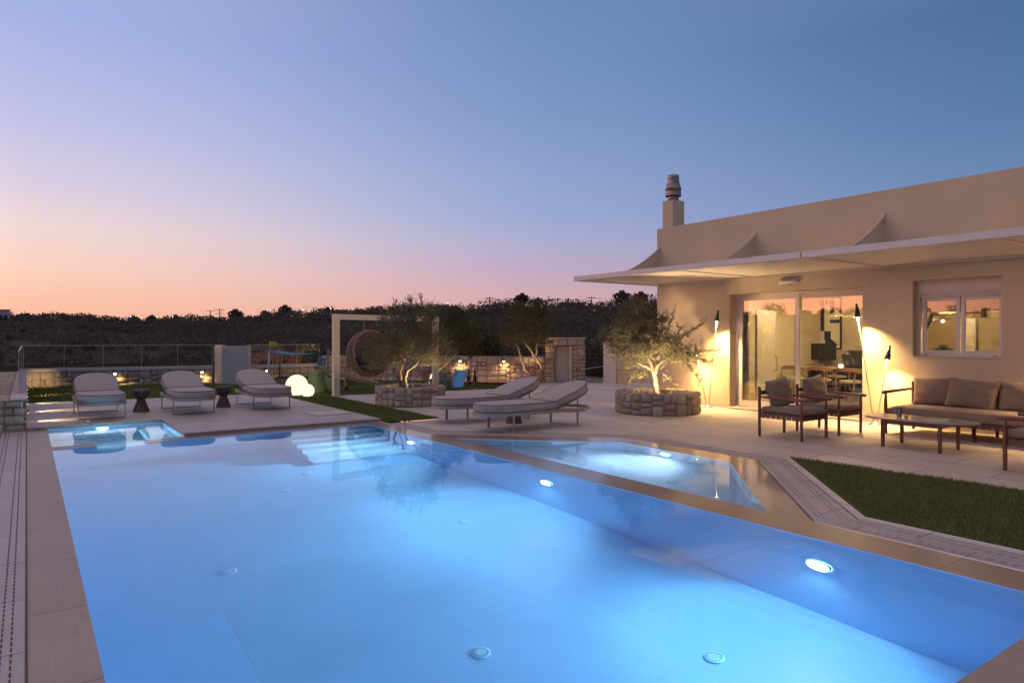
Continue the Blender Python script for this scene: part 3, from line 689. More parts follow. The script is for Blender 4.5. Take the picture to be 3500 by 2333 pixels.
glass_fence('short glass fence along the wide left stone wall', ((-.11, 24.2), (-.11, 14.6)), .53, 1.26, 5)
# white gate cabinet
t = thing('garden_gate', 'white metal gate between the two glass fences', 'gate')
mb = MB(); mb.prism([(4.85, 23.05), (4.90, 22.36), (5.02, 22.27), (5.10, 23.1)], .03, 1.25); obj('post', mb, M['cream'], t, bevel=.006)
mb = MB(); mb.bar((4.93, 22.34, .63), (5.60, 21.86, .63), .05, 1.21); obj('door_leaf', mb, M['gatew'], t, bevel=.004)
mb = MB(); mb.bar((5.60, 21.86, .63), (5.64, 21.83, .63), .055, 1.23); obj('hinge_strip', mb, M['cream'], t)
mb = MB(); dd = Vector((.67, -.48, 0)).normalized(); n2 = Vector((dd.y, -dd.x, 0)); p = Vector((4.93, 22.34, 1.07))+dd*.05+n2*.04
mb.tube([p-n2*.02, p+n2*.03, p+n2*.03+dd*.11], .009, 6); obj('handle', mb, M['black'], t); mb = MB(); mb.tube([p+Vector((0,0,-.1))-n2*.02, p+Vector((0,0,-.1))], .012, 6); obj('keyhole', mb, M['black'], t)

# stone gateway at the end of the tall wall
t = thing('stone_gateway', 'pale stone gateway with cream door beside the back wall', 'gateway')
gd = Vector((1, -.98, 0)).normalized()
def gp(k): return (14.02+gd.x*k, 17.80+gd.y*k)
stone_wall('', '', '', gp(.0), gp(.30), -.02, 1.22, .4, parent=t, seed=31, mx=.38, mat='stonepale')
stone_wall('', '', '', gp(.88), gp(1.28), -.02, 1.22, .45, parent=t, seed=33, mx=.36, mat='stonepale', sides=(1, 1, 0, 0))
stone_wall('', '', '', gp(.0), gp(1.28), 1.225, 1.44, .45, parent=t, seed=35, mx=.42, mat='stonepale')
mb = MB(); A = Vector((*gp(.28), 0)); B = Vector((*gp(.88), 0)); nn = Vector((gd.y, -gd.x, 0))
mb.prism([(A-nn*.2)[:2], (B-nn*.2)[:2], (B-nn*.24)[:2], (A-nn*.24)[:2]], 0, 1.2); obj('door_leaf', mb, M['cream'], t)
mb = MB(); A = Vector((*gp(-.02), 0)); B = Vector((*gp(1.31), 0)); mb.prism([(A+nn*.03)[:2], (B+nn*.03)[:2], (B-nn*.48)[:2], (A-nn*.48)[:2]], 1.442, 1.49); obj('coping', mb, M['cap'], t, bevel=.005)
mb = MB(); A = Vector((*gp(.80), 0)); B = Vector((*gp(.875), 0)); mb.prism([(A+nn*.05)[:2], (B+nn*.05)[:2], (B-nn*.1)[:2], (A-nn*.1)[:2]], 0, 1.2); obj('jamb', mb, M['cream'], t, bevel=.004)
mb = MB(); A = Vector((*gp(1.02), 0)); mb.prism([(A+nn*.05)[:2], (A+nn*.05+gd*.04)[:2], (A+nn*.0+gd*.04)[:2], (A)[:2]], .42, .5); obj('intercom', mb, M['black'], t)

# white low annex wall behind the right olive tree
t = thing('garden_wall', 'plain white panelled wall behind the right olive tree', 'wall')
mb = MB(); mb.box(15.6, 16.15, -.05, 24, 16.4, 1.30); obj('wall', mb, M['cream'], t)
mb = MB(); mb.box(15.36, 16.05, -.05, 15.56, 16.45, 1.33); obj('post', mb, M['white'], t, bevel=.006)
mb = MB(); mb.tube([(15.63, 16.11, 0), (15.63, 16.11, 1.28)], .02, 8); obj('pipe', mb, M['cap'], t)
mb = MB()
for z in (.42, .86): mb.box(15.62, 16.144, z, 24, 16.149, z+.012)
for x in (16.9, 18.2, 19.5): mb.box(x, 16.143, 0, x+.012, 16.148, 1.3)
obj('joints', mb, M['mortar'], t)

# ------------------------------------------------------------------ wall lights
def wall_light(loc, face, label, power, down=True):
    rz = math.atan2(face[1], face[0])
    t = thing('wall_light', label, 'wall light', loc, rz, 'wall lights on the stone walls')
    b = MB(); b.box(-.01, -.06, -.05, .02, .06, .08); b.box(.02, -.05, .05, .09, .05, .08); obj('housing', b, M['black'], t, bevel=.004)
    b = MB(); b.ell((.055, 0, .035), (.032, .042, .03), 12, 8); obj('lens', b, M['warm'], t)
    spot('wall_lamp_light', (.10, 0, .02), (.04, 0, -1), power, WARM, 150, .8, .02, t)
    return t
def on(a, b_, k, z):
    d = (Vector(b_)-Vector(a)).normalized(); nn = Vector((d.y, -d.x)); p = Vector(a)+d*k; return (p.x+nn.x*.035, p.y+nn.y*.035, z), (nn.x, nn.y)
l, f_ = on(FA, FB, 2.35, .36); wall_light(l, f_, 'lit wall light just right of the leftmost lounger backrest', 26)
l, f_ = on(FA, FB, 4.75, .36); wall_light(l, f_, 'lit wall light next to the white gate post', 26)
l, f_ = on(GB, GC, .55, .36); wall_light(l, f_, 'lit wall light right of the white gate, above the third lounger', 14)
l, f_ = on((8.45, 23.45), (14.02, 17.80), 5.05, .66); wall_light(l, f_, 'lit wall light on the tall stone wall above the blue slide', 24)
l, f_ = on((8.45, 23.45), (14.02, 17.80), 6.55, .66); wall_light(l, f_, 'lit wall light on the tall stone wall left of the twin-stem olive tree', 24)
for y, lb in ((14.35, 'recessed step light lowest on the left wall, nearest the spa pool'), (16.25, 'recessed step light in the left wall beside the first lounger'), (18.2, 'recessed step light in the left wall at the lawn edge'), (20.6, 'recessed step light in the left wall over the lawn'), (23.4, 'recessed step light in the left wall near its far corner')):
    t = thing('step_light', lb, 'step light', (.005, y, .24), 0, 'step lights along the left stone wall')
    b = MB(); b.box(-.01, -.09, -.03, .03, .09, .045); obj('housing', b, M['steel'], t)
    b = MB(); b.box(.012, -.075, -.034, .029, .075, -.031); obj('lens', b, M['warmsoft'], t)
    spot('step_light_beam', (.06, 0, -.02), (.5, 0, -.26) if y < 23 else (.35, .9, -.1), 60 if y < 18 else 35, WARM2, 74, .9, .01, t)

# ------------------------------------------------------------------ pool fittings
PW = (.27, .60, 1.0)
def pool_light(loc, aim, label, st, r=.13, beam=360, drop=-.85, bc=(.46, .84, 1)):
    d = Vector(aim).normalized(); Mx = d.to_track_quat('Z', 'Y').to_matrix().to_4x4()
    t = thing('pool_light', label, 'pool light', loc, 0, 'round underwater pool lights')
    b = MB(); b.lathe([(r*1.14, 0), (r*1.14, .012), (r*1.05, .022), (r*1.0, .022)], n=28, M=Mx, cap=False); obj('rim', b, M['plasticw'], t)
    b = MB(); b.lathe([(r, .016), (r*.8, .03), (r*.4, .038), (.001, .04)], n=28, M=Mx, cap=False)
    obj('lens', b, emis('pool_lamp_%d' % int(st), PW, st), t)
    q = d*.07; spot('pool_light_beam', tuple(q), tuple(q+(d+Vector((0, 0, drop)))), beam, bc, 142, 1.0, .05, t)
    return t
pool_light((X1-.003, 2.81, -.60), (-1, 0, 0), 'large bright underwater light in the right wall, nearest the viewer', 330, .088, 220)
pool_light((X1-.003, 6.06, -.60), (-1, 0, 0), 'bright underwater light midway along the right pool wall', 310, .088, 270)
pool_light((X1-.003, 9.38, -.60), (-1, 0, 0), 'bright underwater light in the right wall beside the steps', 280, .088, 190)
pool_light((1.05, SY1-.003, -.25), (0, -1, 0), 'underwater light in the far wall of the spa pool', 420, .085, 230, -.4)
pool_light((6.917, 6.2, -.26), (-1, 0, 0), 'underwater light in the far wall of the side pool', 190, .085, 190, -.6, (.62, .78, 1))
def jet(x, y, z, label, nrm=(0,0,1)):
    Mx = Vector(nrm).to_track_quat('Z', 'Y').to_matrix().to_4x4()
    t = thing('floor_inlet', label, 'pool inlet', (x, y, z), 0, 'round water inlets of the pools')
    b = MB(); b.lathe([(.07, 0), (.07, .008), (.06, .014), (.03, .016), (.001, .016)], n=24, M=Mx, cap=False); obj('cover', b, M['inletw'], t)
    b = MB()
    for k in range(14):
        a = 2*PI*k/14; p = Mx @ Vector((math.cos(a)*.044, math.sin(a)*.044, .0168)); q = Mx @ Vector((math.cos(a)*.054, math.sin(a)*.054, .0168)); tg = Mx @ Vector((-math.sin(a)*.006, math.cos(a)*.006, 0))
        b.add([p-tg, p+tg, q+tg, q-tg], [(0,1,2,3)])
    obj('slots', b, M['teal'], t)
jet(1.40, 6.13, -1.5, 'white floor inlet alone in the left part of the pool'); jet(2.52, 3.91, -1.5, 'nearest white floor inlet at the bottom centre of the pool'); jet(3.74, 2.93, -1.5, 'white floor inlet at the bottom right of the pool')
jet(3.74, 6.11, -1.5, 'white floor inlet in the bright patch mid-pool'); jet(1.36, 9.33, -1.5, 'faint floor inlet near the far left of the pool'); jet(2.55, 8.32, -1.5, 'faint floor inlet left of the steps')
jet(3.05, 9.0, -1.5, 'faint floor inlet at the foot of the steps')
jet(5.89, 5.18, -.5, 'floor inlet at the near end of the side pool'); jet(5.78, 6.99, -.5, 'floor inlet at the far end of the side pool')
jet(X1-.002, 7.6, -.45, 'wall inlet left of the middle underwater light', (-1,0,0)); jet(X1-.002, 5.0, -.45, 'wall inlet right of the middle underwater light', (-1,0,0))
for x, y, r, h, lb in ((.86, 13.62, .055, .045, 'small grey dome beside the spa pool far left corner'), (1.12, 13.62, .05, .012, 'flat metal disc behind the spa pool'), (2.45, 13.75, .04, .02, 'small metal anchor right of the spa pool'), (2.42, 12.6, .045, .02, 'small metal anchor between spa pool and deck edge')):
    b = MB(); b.lathe([(r, 0), (r, h*.3), (r*.6, h*.5), (r*.45, h), (.001, h*1.05)], (0,0,0), 16); o = obj('deck_fitting', b, M['steel']); o.location = (x, y, DZ); set_tags(o, lb, 'deck fitting')
t = thing('manhole_cover', 'square tiled cover set in the deck before the grass strip', 'access cover', (4.7, 12.64, DZ))
b = MB(); b.box(-.36, -.34, .001, .36, .34, .006); obj('frame', b, M['black'], t)
b = MB(); b.box(-.35, -.33, .0062, .35, .33, .009); obj('cover', b, M['tile'], t)

# ------------------------------------------------------------------ house
HX = 12.15; HT = 4.05; HE = 11.16; RV = 12.40
house = thing('house', 'cream rendered single-storey house with slatted canopy at the right', 'house')
def holed(mb, ys, zs, holes, x0, x1):
    ys = sorted(set(ys)); zs = sorted(set(zs))
    def solid(i, k):
        if i < 0 or k < 0 or i >= len(ys)-1 or k >= len(zs)-1: return False
        yc, z_ = (ys[i]+ys[i+1])/2, (zs[k]+zs[k+1])/2
        return not any(h[0] < yc < h[1] and h[2] < z_ < h[3] for h in holes)
    for i in range(len(ys)-1):
        for k in range(len(zs)-1):
            if not solid(i, k): continue
            a, b_, c_, d = ys[i], ys[i+1], zs[k], zs[k+1]
            mb.add([(x0,a,c_),(x0,a,d),(x0,b_,d),(x0,b_,c_)], [(0,1,2,3)]); mb.add([(x1,a,c_),(x1,b_,c_),(x1,b_,d),(x1,a,d)], [(0,1,2,3)])
            if not solid(i-1, k): mb.add([(x0,a,c_),(x1,a,c_),(x1,a,d),(x0,a,d)], [(0,1,2,3)])
            if not solid(i+1, k): mb.add([(x0,b_,c_),(x0,b_,d),(x1,b_,d),(x1,b_,c_)], [(0,1,2,3)])
            if not solid(i, k-1): mb.add([(x0,a,c_),(x0,b_,c_),(x1,b_,c_),(x1,a,c_)], [(0,1,2,3)])
            if not solid(i, k+1): mb.add([(x0,a,d),(x1,a,d),(x1,b_,d),(x0,b_,d)], [(0,1,2,3)])
DO = (6.29, 9.12, .03, 2.41); WI = (4.16, 5.45, 1.18, 2.45)
mb = MB(); holed(mb, [-6, DO[0], DO[1], WI[0], WI[1], HE], [-.1, DO[2], DO[3], WI[2], WI[3], 2.95, HT], [DO, WI], HX, HX+.32); obj('front_wall', mb, M['plaster'], house)
mb = MB(); mb.box(HX+.322, HE-.3, -.1, 18.9, HE, HT-.01); mb.box(HX+.322, -6, -.1, 18.9, -5.7, HT-.01); mb.box(18.6, -5.7, -.1, 18.9, HE-.3, HT-.01); obj('outer_wall', mb, M['plaster'], house)
mb = MB(); mb.box(HX+.33, -5.7, 2.9, 18.6, HE-.3, 3.2); obj('roof', mb, M['cap'], house)
mb = MB(); mb.box(HX-.008, -6, .0, HX-.001, DO[0]-.005, .075); mb.box(HX-.008, DO[1]+.005, 0, HX-.001, HE, .075); obj('skirting', mb, M['cap'], house)
mb = MB(); mb.box(HX-.12, DO[0]-.02, .003, HX+.33, DO[1]+.02, .032); obj('threshold', mb, M['tile2'], house, bevel=.004)
# interior shell
mb = MB(); mb.box(HX+.322, 2.2, .0, 18.55, 10.85, .03); obj('interior_floor', mb, M['infloor'], house)
mb = MB(); mb.box(HX+.324, 2.2, 2.72, 18.55, 10.85, 2.80); obj('ceiling', mb, M['inplaster'], house)
mb = MB(); mb.box(18.48, 2.2, .031, 18.58, 10.85, 2.719); mb.box(HX+.324, 10.76, .031, 18.48, 10.84, 2.719); mb.box(HX+.324, 2.2, .031, 18.48, 2.3, 2.719); obj('interior_wall', mb, M['inplaster'], house)
# chimney
ch = MB(); ch.box(12.32, 10.83, 3.2, 12.72, 11.14, 4.72); cho = obj('chimney', ch, M['plaster'], house)
b = MB(); cx, cyy = 12.52, 10.99
b.lathe([(.13, 4.70), (.13, 4.88)], (cx, cyy, 0), 28); b.lathe([(.180, 4.835), (.188, 4.84), (.186, 4.87), (.182, 4.875), (.182, 5.0), (.188, 5.005), (.188, 5.02), (.180, 5.035), (.17, 5.05), (.136, 5.20), (.138, 5.215), (.130, 5.22), (.130, 5.235), (.134, 5.24), (.130, 5.335), (.12, 5.34)], (cx, cyy, 0), 32, cap=False)
b.lathe([(.180, 4.838), (.13, 4.845)], (cx, cyy, 0), 28, cap=False)
obj('flue', b, M['galv'], cho)
# canopy
CX0, CZ = 9.65, 2.71
can = MB(); can.box(CX0, -5, CZ, CX0+.05, 5.94, CZ+.10); can.box(CX0, 5.96, CZ, CX0+.05, 11.26, CZ+.10); can.box(CX0+.05, 11.21, CZ, HX-.002, 11.26, CZ+.10); canopy = obj('canopy', can, M['white'], house, bevel=.004)
ysd = [11.21, 8.50, 5.95, 3.42, .9, -1.7, -4.3]
for i in range(len(ysd)-1):
    b = MB(); a, c_ = ysd[i], ysd[i+1]
    b.box(CX0+.05, c_-.025, CZ+.01, HX-.002, c_+.025, CZ+.085); obj('beam', b, M['white'], canopy)
    b = MB(); n = 30
    for k in range(n):
        x = CX0+.09+(HX-CX0-.14)*k/(n-1)
        Mx = Matrix.Translation((x, 0, CZ+.045)) @ Matrix.Rotation(R(28), 4, 'Y')
        b.box(-.034, c_+.027, -.004, .034, a-.027, .004, Mx)
    obj('louvre_panel', b, M['white'], canopy)
b = MB(); b.box(HX-.045, -5, CZ-.006, HX-.002, 11.2, CZ+.012); obj('wall_rail', b, M['white'], canopy)
for y in (11.09, 8.50, 5.93, 3.42, .9):
    b = MB(); pr = []
    for k in range(15):
        s_ = k/14; x = HX-.02-(1.95)*s_; pr.append((x, 2.815+.78*(1-s_)**1.85))
    pts = [(HX-.02, 2.815)]+pr+[(11.50-.085, 2.815)]+[(11.50-.085*math.cos(PI*j/8), 2.96+.085*math.sin(PI*j/8)) for j in range(9)]+[(11.50+.085, 2.815)]
    n = len(pts); vs = [(p[0], y-.012, p[1]) for p in pts]+[(p[0], y+.012, p[1]) for p in pts]
    b.add(vs, [tuple(range(n)), tuple(range(n, 2*n))[::-1]]+[(i, i+n, (i+1) % n+n, (i+1) % n) for i in range(n)]); fin_tri = True
    fo = obj('bracket_fin', b, M['cream'], canopy)
    b = MB(); b.box(HX-.03, y-.03, 3.50, HX-.002, y+.03, 3.64); b.bar((HX-.06, y, 3.52), (HX-.02, y, 3.52), .05, .02); obj('wall_plate', b, M['cream'], fo)
    bpy.context.view_layer.update()
# white cylinder camera / awning lamp over the door
t = thing('wall_speaker', 'white cylindrical fixture above the glass doors', 'wall fixture', (HX-.07, 7.71, 2.57))
b = MB(); b.tube([(0, .19, 0), (0, -.19, 0)], .036, 18); obj('body', b, M['white'], t)
b = MB(); b.tube([(0, -.1905, 0), (0, -.197, 0)], .033, 18); obj('end_cap', b, M['taupe'], t)
b = MB(); b.box(.03, -.05, -.02, .068, .05, .02); obj('bracket', b, M['white'], t)
# sliding doors (frames in the reveal), part of the house
def frame(mb, x0, x1, y0, y1, z0, z1, w):
    mb.box(x0, y0, z0, x1, y1, z0+w); mb.box(x0, y0, z1-w, x1, y1, z1); mb.box(x0, y0, z0+w+.0005, x1, y0+w, z1-w-.0005); mb.box(x0, y1-w, z0+w+.0005, x1, y1, z1-w-.0005)
b = MB(); frame(b, RV-.03, RV+.06, DO[0]+.002, DO[1]-.002, DO[2]+.003, DO[3]-.002, .055); dfr = obj('door_frame', b, M['white'], house, bevel=.003)
for (a, c_, xo) in ((7.66, 9.06, .0), (6.35, 7.78, .035)):
    b = MB(); frame(b, RV-.02+xo, RV+.012+xo, a, c_, .09, 2.35, .085); lf = obj('sliding_panel', b, M['white'], dfr, bevel=.003)
    b = MB(); b.box(RV-.006+xo, a+.087, .177, RV-.001+xo, c_-.087, 2.263); obj('door_glass', b, M['glass'], dfr)
# window with shutter box, sashes
b = MB(); frame(b, RV-.10, RV-.0, WI[0]+.002, WI[1]-.002, WI[2]+.003, 2.21, .045); wf = obj('window', b, M['white'], house, bevel=.003)
b = MB(); b.box(RV-.115, WI[0]+.003, 2.212, RV+.05, WI[1]-.003, WI[3]-.003); obj('shutter_box', b, M['white'], wf, bevel=.004)
b = MB(); b.box(RV-.12, WI[0]+.003, 2.20, RV-.105, WI[1]-.003, 2.211); b.box(RV-.125, WI[0]+.003, 2.235, RV-.116, WI[1]-.003, 2.243); b.tube([(RV-.12, 5.25, 2.225), (RV-.14, 5.25, 2.225)], .012, 6); b.tube([(RV-.12, 4.4, 2.225), (RV-.14, 4.4, 2.225)], .012, 6); obj('shutter_slat', b, M['cream'], wf)
for a, c_ in ((4.81, 5.37), (4.205, 4.79)):
    b = MB(); frame(b, RV-.07, RV-.03, a, c_, WI[2]+.05, 2.16, .055); obj('sash', b, M['white'], wf, bevel=.003)
    b = MB(); b.box(RV-.052, a+.057, WI[2]+.107, RV-.047, c_-.057, 2.103); obj('pane', b, M['glass'], wf)
b = MB(); b.box(RV-.103, 5.28, WI[2]+.016, RV-.1005, 5.33, WI[2]+.03); b.box(RV-.103, 4.28, WI[2]+.016, RV-.1005, 4.33, WI[2]+.03); obj('drain_cap', b, M['black'], wf)
b = MB(); b.box(HX-.015, WI[0]-.0, WI[2]-.012, RV-.1, WI[1]+.0, WI[2]+.001); obj('sill', b, M['plaster'], wf)

# ------------------------------------------------------------------ interior things
def room(x, z, pxx):      # Y of a picture column at depth plane x
    t_ = (pxx-1750)/2333; s_, c_ = math.sin(R(YAW)), math.cos(R(YAW)); d = x/(s_+t_*c_); return d*c_-t_*d*s_
t = thing('painting', 'large framed abstract painting in dark blue and cream on the back wall', 'painting')
ya, yb = room(18.46, 0, 2736), room(18.46, 0, 2877); zb, zt = 1.17, 2.62
b = MB(); frame(b, 18.42, 18.478, yb, ya, zb, zt, .035); obj('frame', b, M['black'], t)
b = MB(); b.box(18.45, yb+.03, zb+.03, 18.477, ya-.03, zt-.03); obj('canvas', b, simple('canvas_cream', (.82, .76, .66), .8, .08, 4), t)
inkm = simple('ink_blue', (.045, .05, .10), .8, .3, 5); b = MB(); Wd = ya-yb-.06; Hh = zt-zb-.06
for (u0, v0, u1, v1) in ((.0, .22, .14, .60), (.22, .05, .30, .70), (.30, .05, .48, .11), (.48, .34, .60, .97), (.60, .16, .76, .34), (.74, .50, .98, .57), (.74, .66, .98, .74), (.74, .74, .84, .97), (.30, .76, .42, .9), (.06, .8, .18, .97), (.62, .88, .70, .97), (.0, .0, .2, .05)):
    b.box(18.446, ya-.03-Wd*u1, zb+.03+Hh*v0, 18.449, ya-.03-Wd*u0, zb+.03+Hh*v1)
pts = [(.62, .05)]+[(.62+.33*k/8, .05+.17*math.cos(k/8*PI/2)) for k in range(9)]
vs = [(18.4455, ya-.03-Wd*u, zb+.03+Hh*v) for u, v in pts]; b.add(vs, [tuple(range(len(vs)))]); obj('ink_shapes', b, inkm, t)
# console, dining table, screen
yl, yr = room(17.9, 0, 2661), 5.0
t = thing('console', 'long black lacquer sideboard along the back wall', 'sideboard')
b = MB(); b.box(17.75, yr, .12, 18.4, yl, .73); obj('body', b, M['console'], t, bevel=.006)
for yy in (yl-.15, yr+.2):
    b = MB(); b.box(17.9, yy-.03, .03, 18.3, yy+.03, .12); obj('leg', b, M['steel'], t)
t = thing('monitor', 'black television screen on a stand in front of the painting', 'television', (18.0, room(18.0, 0, 2791), .732), 0)
b = MB(); b.box(-.03, -.56, .15, .03, .56, .60); obj('screen', b, M['screen'], t, bevel=.008)
b = MB(); b.bar((.0, 0, 0), (.05, 0, .3), .06, .02); b.box(-.12, -.14, 0, .12, .14, .012); obj('stand', b, M['steel'], t)
t = thing('dining_table', 'long dining table with pale glossy top inside the glass doors', 'dining table')
b = MB(); poly = []
ty0, ty1, tx = 5.6, room(16.1, 0, 2700), 16.1
for k in range(24):
    a = 2*PI*k/24; cx_ = math.cos(a); sy = math.sin(a); poly.append((tx+.5*abs(cx_)**.5*(1 if cx_ > 0 else -1), (ty0+ty1)/2+(ty1-ty0)/2*abs(sy)**.55*(1 if sy > 0 else -1)))
b.prism(poly, .73, .76); obj('top', b, M['tabletop'], t)
for yy in (ty1-.7, ty0+.7):
    b = MB(); b.box(tx-.28, yy-.05, .03, tx+.28, yy+.05, .73); obj('leg', b, M['darkwood'], t)
def dchair():
    t = thing('dining_chair', 'x', 'dining chair', group='wooden dining chairs round the dining table')
    b = MB(); b.prism([(.24*math.cos(2*PI*k/20), .23*math.sin(2*PI*k/20)) for k in range(20)], .43, .49); obj('seat', b, M['seatwhite'], t, bevel=.02)
    for sx_, sy_ in ((1, 1), (1, -1), (-1, 1), (-1, -1)):
        b = MB(); b.tube([(sx_*.22, sy_*.22, 0), (sx_*.2, sy_*.21, .43), (sx_*.2, sy_*.24, .66 if sx_ < 0 else .43)], [.014, .02, .015], 8); obj('leg', b, M['walnut'], t)
    b = MB(); pts = [(.12*math.cos(a)*2-.02, .29*math.sin(a), .67+.07*abs(math.cos(a))) for a in [PI*.5+PI*k/12 for k in range(13)]]
    for k in range(12): b.bar(pts[k], pts[k+1], .022, .035+.05*math.sin(PI*k/12))
    obj('backrest', b, M['walnut'], t); return t
d0 = dchair(); d0.location = (15.35, room(15.35, 0, 2805), .03); d0.rotation_euler = (0,0,0.1); d0['label'] = 'curved walnut dining chair in the middle, back to the glass doors'
for px_, xx, rz, lb in ((2715, 15.4, .15, 'walnut dining chair leftmost at the table, behind the first armchair'), (2905, 15.3, -.05, 'walnut dining chair nearest the right door edge'), (2860, 16.9, PI, 'walnut dining chair on the far side of the table, right one'), (2775, 16.9, PI, 'walnut dining chair on the far side of the table, left one')):
    dup(d0, (xx, room(xx, 0, px_), .03), rz, lb)
def vase(px_, xx, s_, z, lb):
    t = thing('vase', lb, 'vase', (xx, room(xx, 0, px_), z), 0, 'dark tapered vases with pale lids')
    b = MB(); b.lathe([(.09*s_, 0), (.13*s_, .05*s_), (.19*s_, .32*s_), (.185*s_, .34*s_)], n=20); obj('body', b, M['vase'], t)
    b = MB(); b.lathe([(.185*s_, .34*s_), (.10*s_, .385*s_), (.095*s_, .41*s_), (.11*s_, .42*s_)], n=20); obj('neck', b, M['tabletop'], t)
vase(2903, 16.2, .95, .765, 'smaller dark vase on the dining table, left one'); vase(2936, 16.2, 1.25, .765, 'larger dark vase on the dining table, right one')
b = MB(); b.lathe([(.04, 0), (.05, .07), (.045, .08)], n=14); o = obj('candle_cup', b, M['warmsoft']); o.location = (15.9, room(15.9, 0, 2874), .765); set_tags(o, 'small glowing candle cup on the dining table', 'candle')
def pendant(px_, xx, z, lb, pw):
    y = room(xx, 0, px_); t = thing('pendant_lamp', lb, 'pendant lamp', (xx, y, z), 0, 'shallow cone pendant lamps')
    b = MB(); b.lathe([(.02, .13), (.035, .12), (.04, .09), (.22, .01), (.225, 0), (.20, .008), (.03, .08)], n=28, cap=False); obj('lamp_shade', b, M['shade'], t)
    b = MB(); b.tube([(0,0,.12), (0,0,2.715-z)], .006, 6); obj('cord', b, M['shade'], t)
    b = MB(); b.ell((0,0,.035), (.035, .035, .035), 12, 8); obj('bulb', b, M['warmsoft'], t)
    point('pendant_light', (0, 0, -.02), pw, WARM2, .015, t)
pendant(2858, 16.1, 2.02, 'left of the two pendants over the dining table', 55); pendant(2920, 16.1, 1.97, 'right of the two pendants over the dining table', 55)
yk = room(15.2, 0, 3248); pendant(3248, 15.2, 1.98, 'single pendant lamp seen through the left window pane', 45)
t = thing('wall_lamp', 'cone wall lamp shining down left of the painting', 'wall lamp', (18.25, room(18.3, 0, 2686), 1.72))
b = MB(); b.lathe([(.02, .12), (.12, .0), (.115, 0)], n=20, cap=False); obj('lamp_shade', b, M['black'], t)
b = MB(); b.tube([(0, 0, .12), (.0, 0, .16), (.22, 0, .16)], .008, 6); obj('arm', b, M['black'], t)
b = MB(); b.ell((0,0,-.01), (.04, .04, .04), 12, 8); obj('bulb', b, M['warm'], t); point('wall_lamp_glow', (0, 0, -.08), 55, WARM2, .02, t)
for k, (yy, pw) in enumerate(((6.6, 200), (8.6, 45), (4.0, 150))):  # invented ceiling lamps, added as fill light for the room
    t = thing('fill_lamp', 'added round fill lamp on the ceiling inside the room, %s' % ('above the middle of the table', 'near the curtain', 'near the window')[k], 'ceiling lamp', (13.3, yy, 2.72), 0, 'added fill lamps on the ceiling of the room')
    b = MB(); b.lathe([(.09, 0), (.09, -.03), (.075, -.035)], n=20); obj('housing', b, M['white'], t)
    b = MB(); b.lathe([(.074, -.036), (.001, -.042)], n=20, cap=False); obj('lens', b, M['warmsoft'], t); point('fill_light', (0, 0, -.1), pw, WARM2, .02, t)
# white entrance door leaf, open into the room
t = thing('entrance_door', 'white door with fan light standing open behind the left glass panel', 'door', (12.85, room(12.85, 0, 2584), .03), R(8))
b = MB(); b.box(0, -.03, 0, .86, .03, 2.06); obj('door_leaf', b, M['doorw'], t, bevel=.006)
b = MB(); n = 12; vs = [(.43, -.034, 1.55)]+[(.43+.2*math.cos(PI*k/n), -.034, 1.55+.22*math.sin(PI*k/n)) for k in range(n+1)]; b.add(vs, [(0, k+1, k+2) for k in range(n)])
b.box(.18, -.036, .95, .25, -.032, 1.35); b.box(.61, -.036, .95, .68, -.032, 1.35); obj('fan_light', b, simple('lit_pane', (.7, .6, .3), .3, .1, 4), t)
b = MB(); b.tube([(.8, -.03, 1.05), (.8, -.09, 1.05), (.8, -.09, .72), (.8, -.03, .72)], .014, 8); obj('handle', b, M['taupe'], t)
t = thing('curtain', 'beige curtain hanging inside the left edge of the glass doors', 'curtain')
b = MB(); n = 40; pts = [(12.53+.03*math.sin(k*.95), 9.10-.19*k/n) for k in range(n+1)]
b.add([(x, y, .06) for x, y in pts]+[(x, y, 2.6) for x, y in pts], [(k, k+1, n+2+k, n+1+k) for k in range(n)], True); obj('cloth', b, M['curtain'], t)
# seen through the window: wavy mirror, roman blind, cabinet
t = thing('mirror', 'wavy dark-framed mirror seen through the left window pane', 'mirror', (18.44, 0, 0))
yy = room(18.4, 0, 3250); pts = [(yy+.52+.10*math.sin(k/12*PI*1.15)*1.9, .55+1.55*k/12) for k in range(13)]+[(yy-.7, 2.1), (yy-.75, .55)]
b = MB(); b.tube([(0, p, z) for p, z in pts], .05, 8, close=True); obj('frame', b, M['darkwood'], t)
b = MB(); b.add([(.01, p, z) for p, z in pts], [tuple(range(len(pts)))]); mm = Mat('mirror_glass'); mm.set(col=(.8,.8,.8,1), rough=.02, metal=1.0); obj('mirror_glass', b, mm.m, t)
t = thing('roman_blind', 'patterned fabric blind across the top of the window', 'blind')
b = MB(); b.box(12.62, 4.0, 1.93, 12.63, 5.7, 2.6); obj('cloth', b, cloth('blind_fabric', (.30, .22, .15), var=.6), t)
t = thing('cabinet', 'tall olive-brown fridge cabinet behind the right window pane', 'cabinet')
b = MB(); y_ = room(17.2, 0, 3357); b.box(17.0, y_-1.4, .03, 18.4, y_, 1.93); obj('body', b, simple('cabinet_front', (.26, .2, .12), .5, .05, 4), t, bevel=.008)
b = MB(); b.box(16.99, y_-.72, .06, 16.998, y_-.71, 1.9); obj('seam', b, M['black'], t)

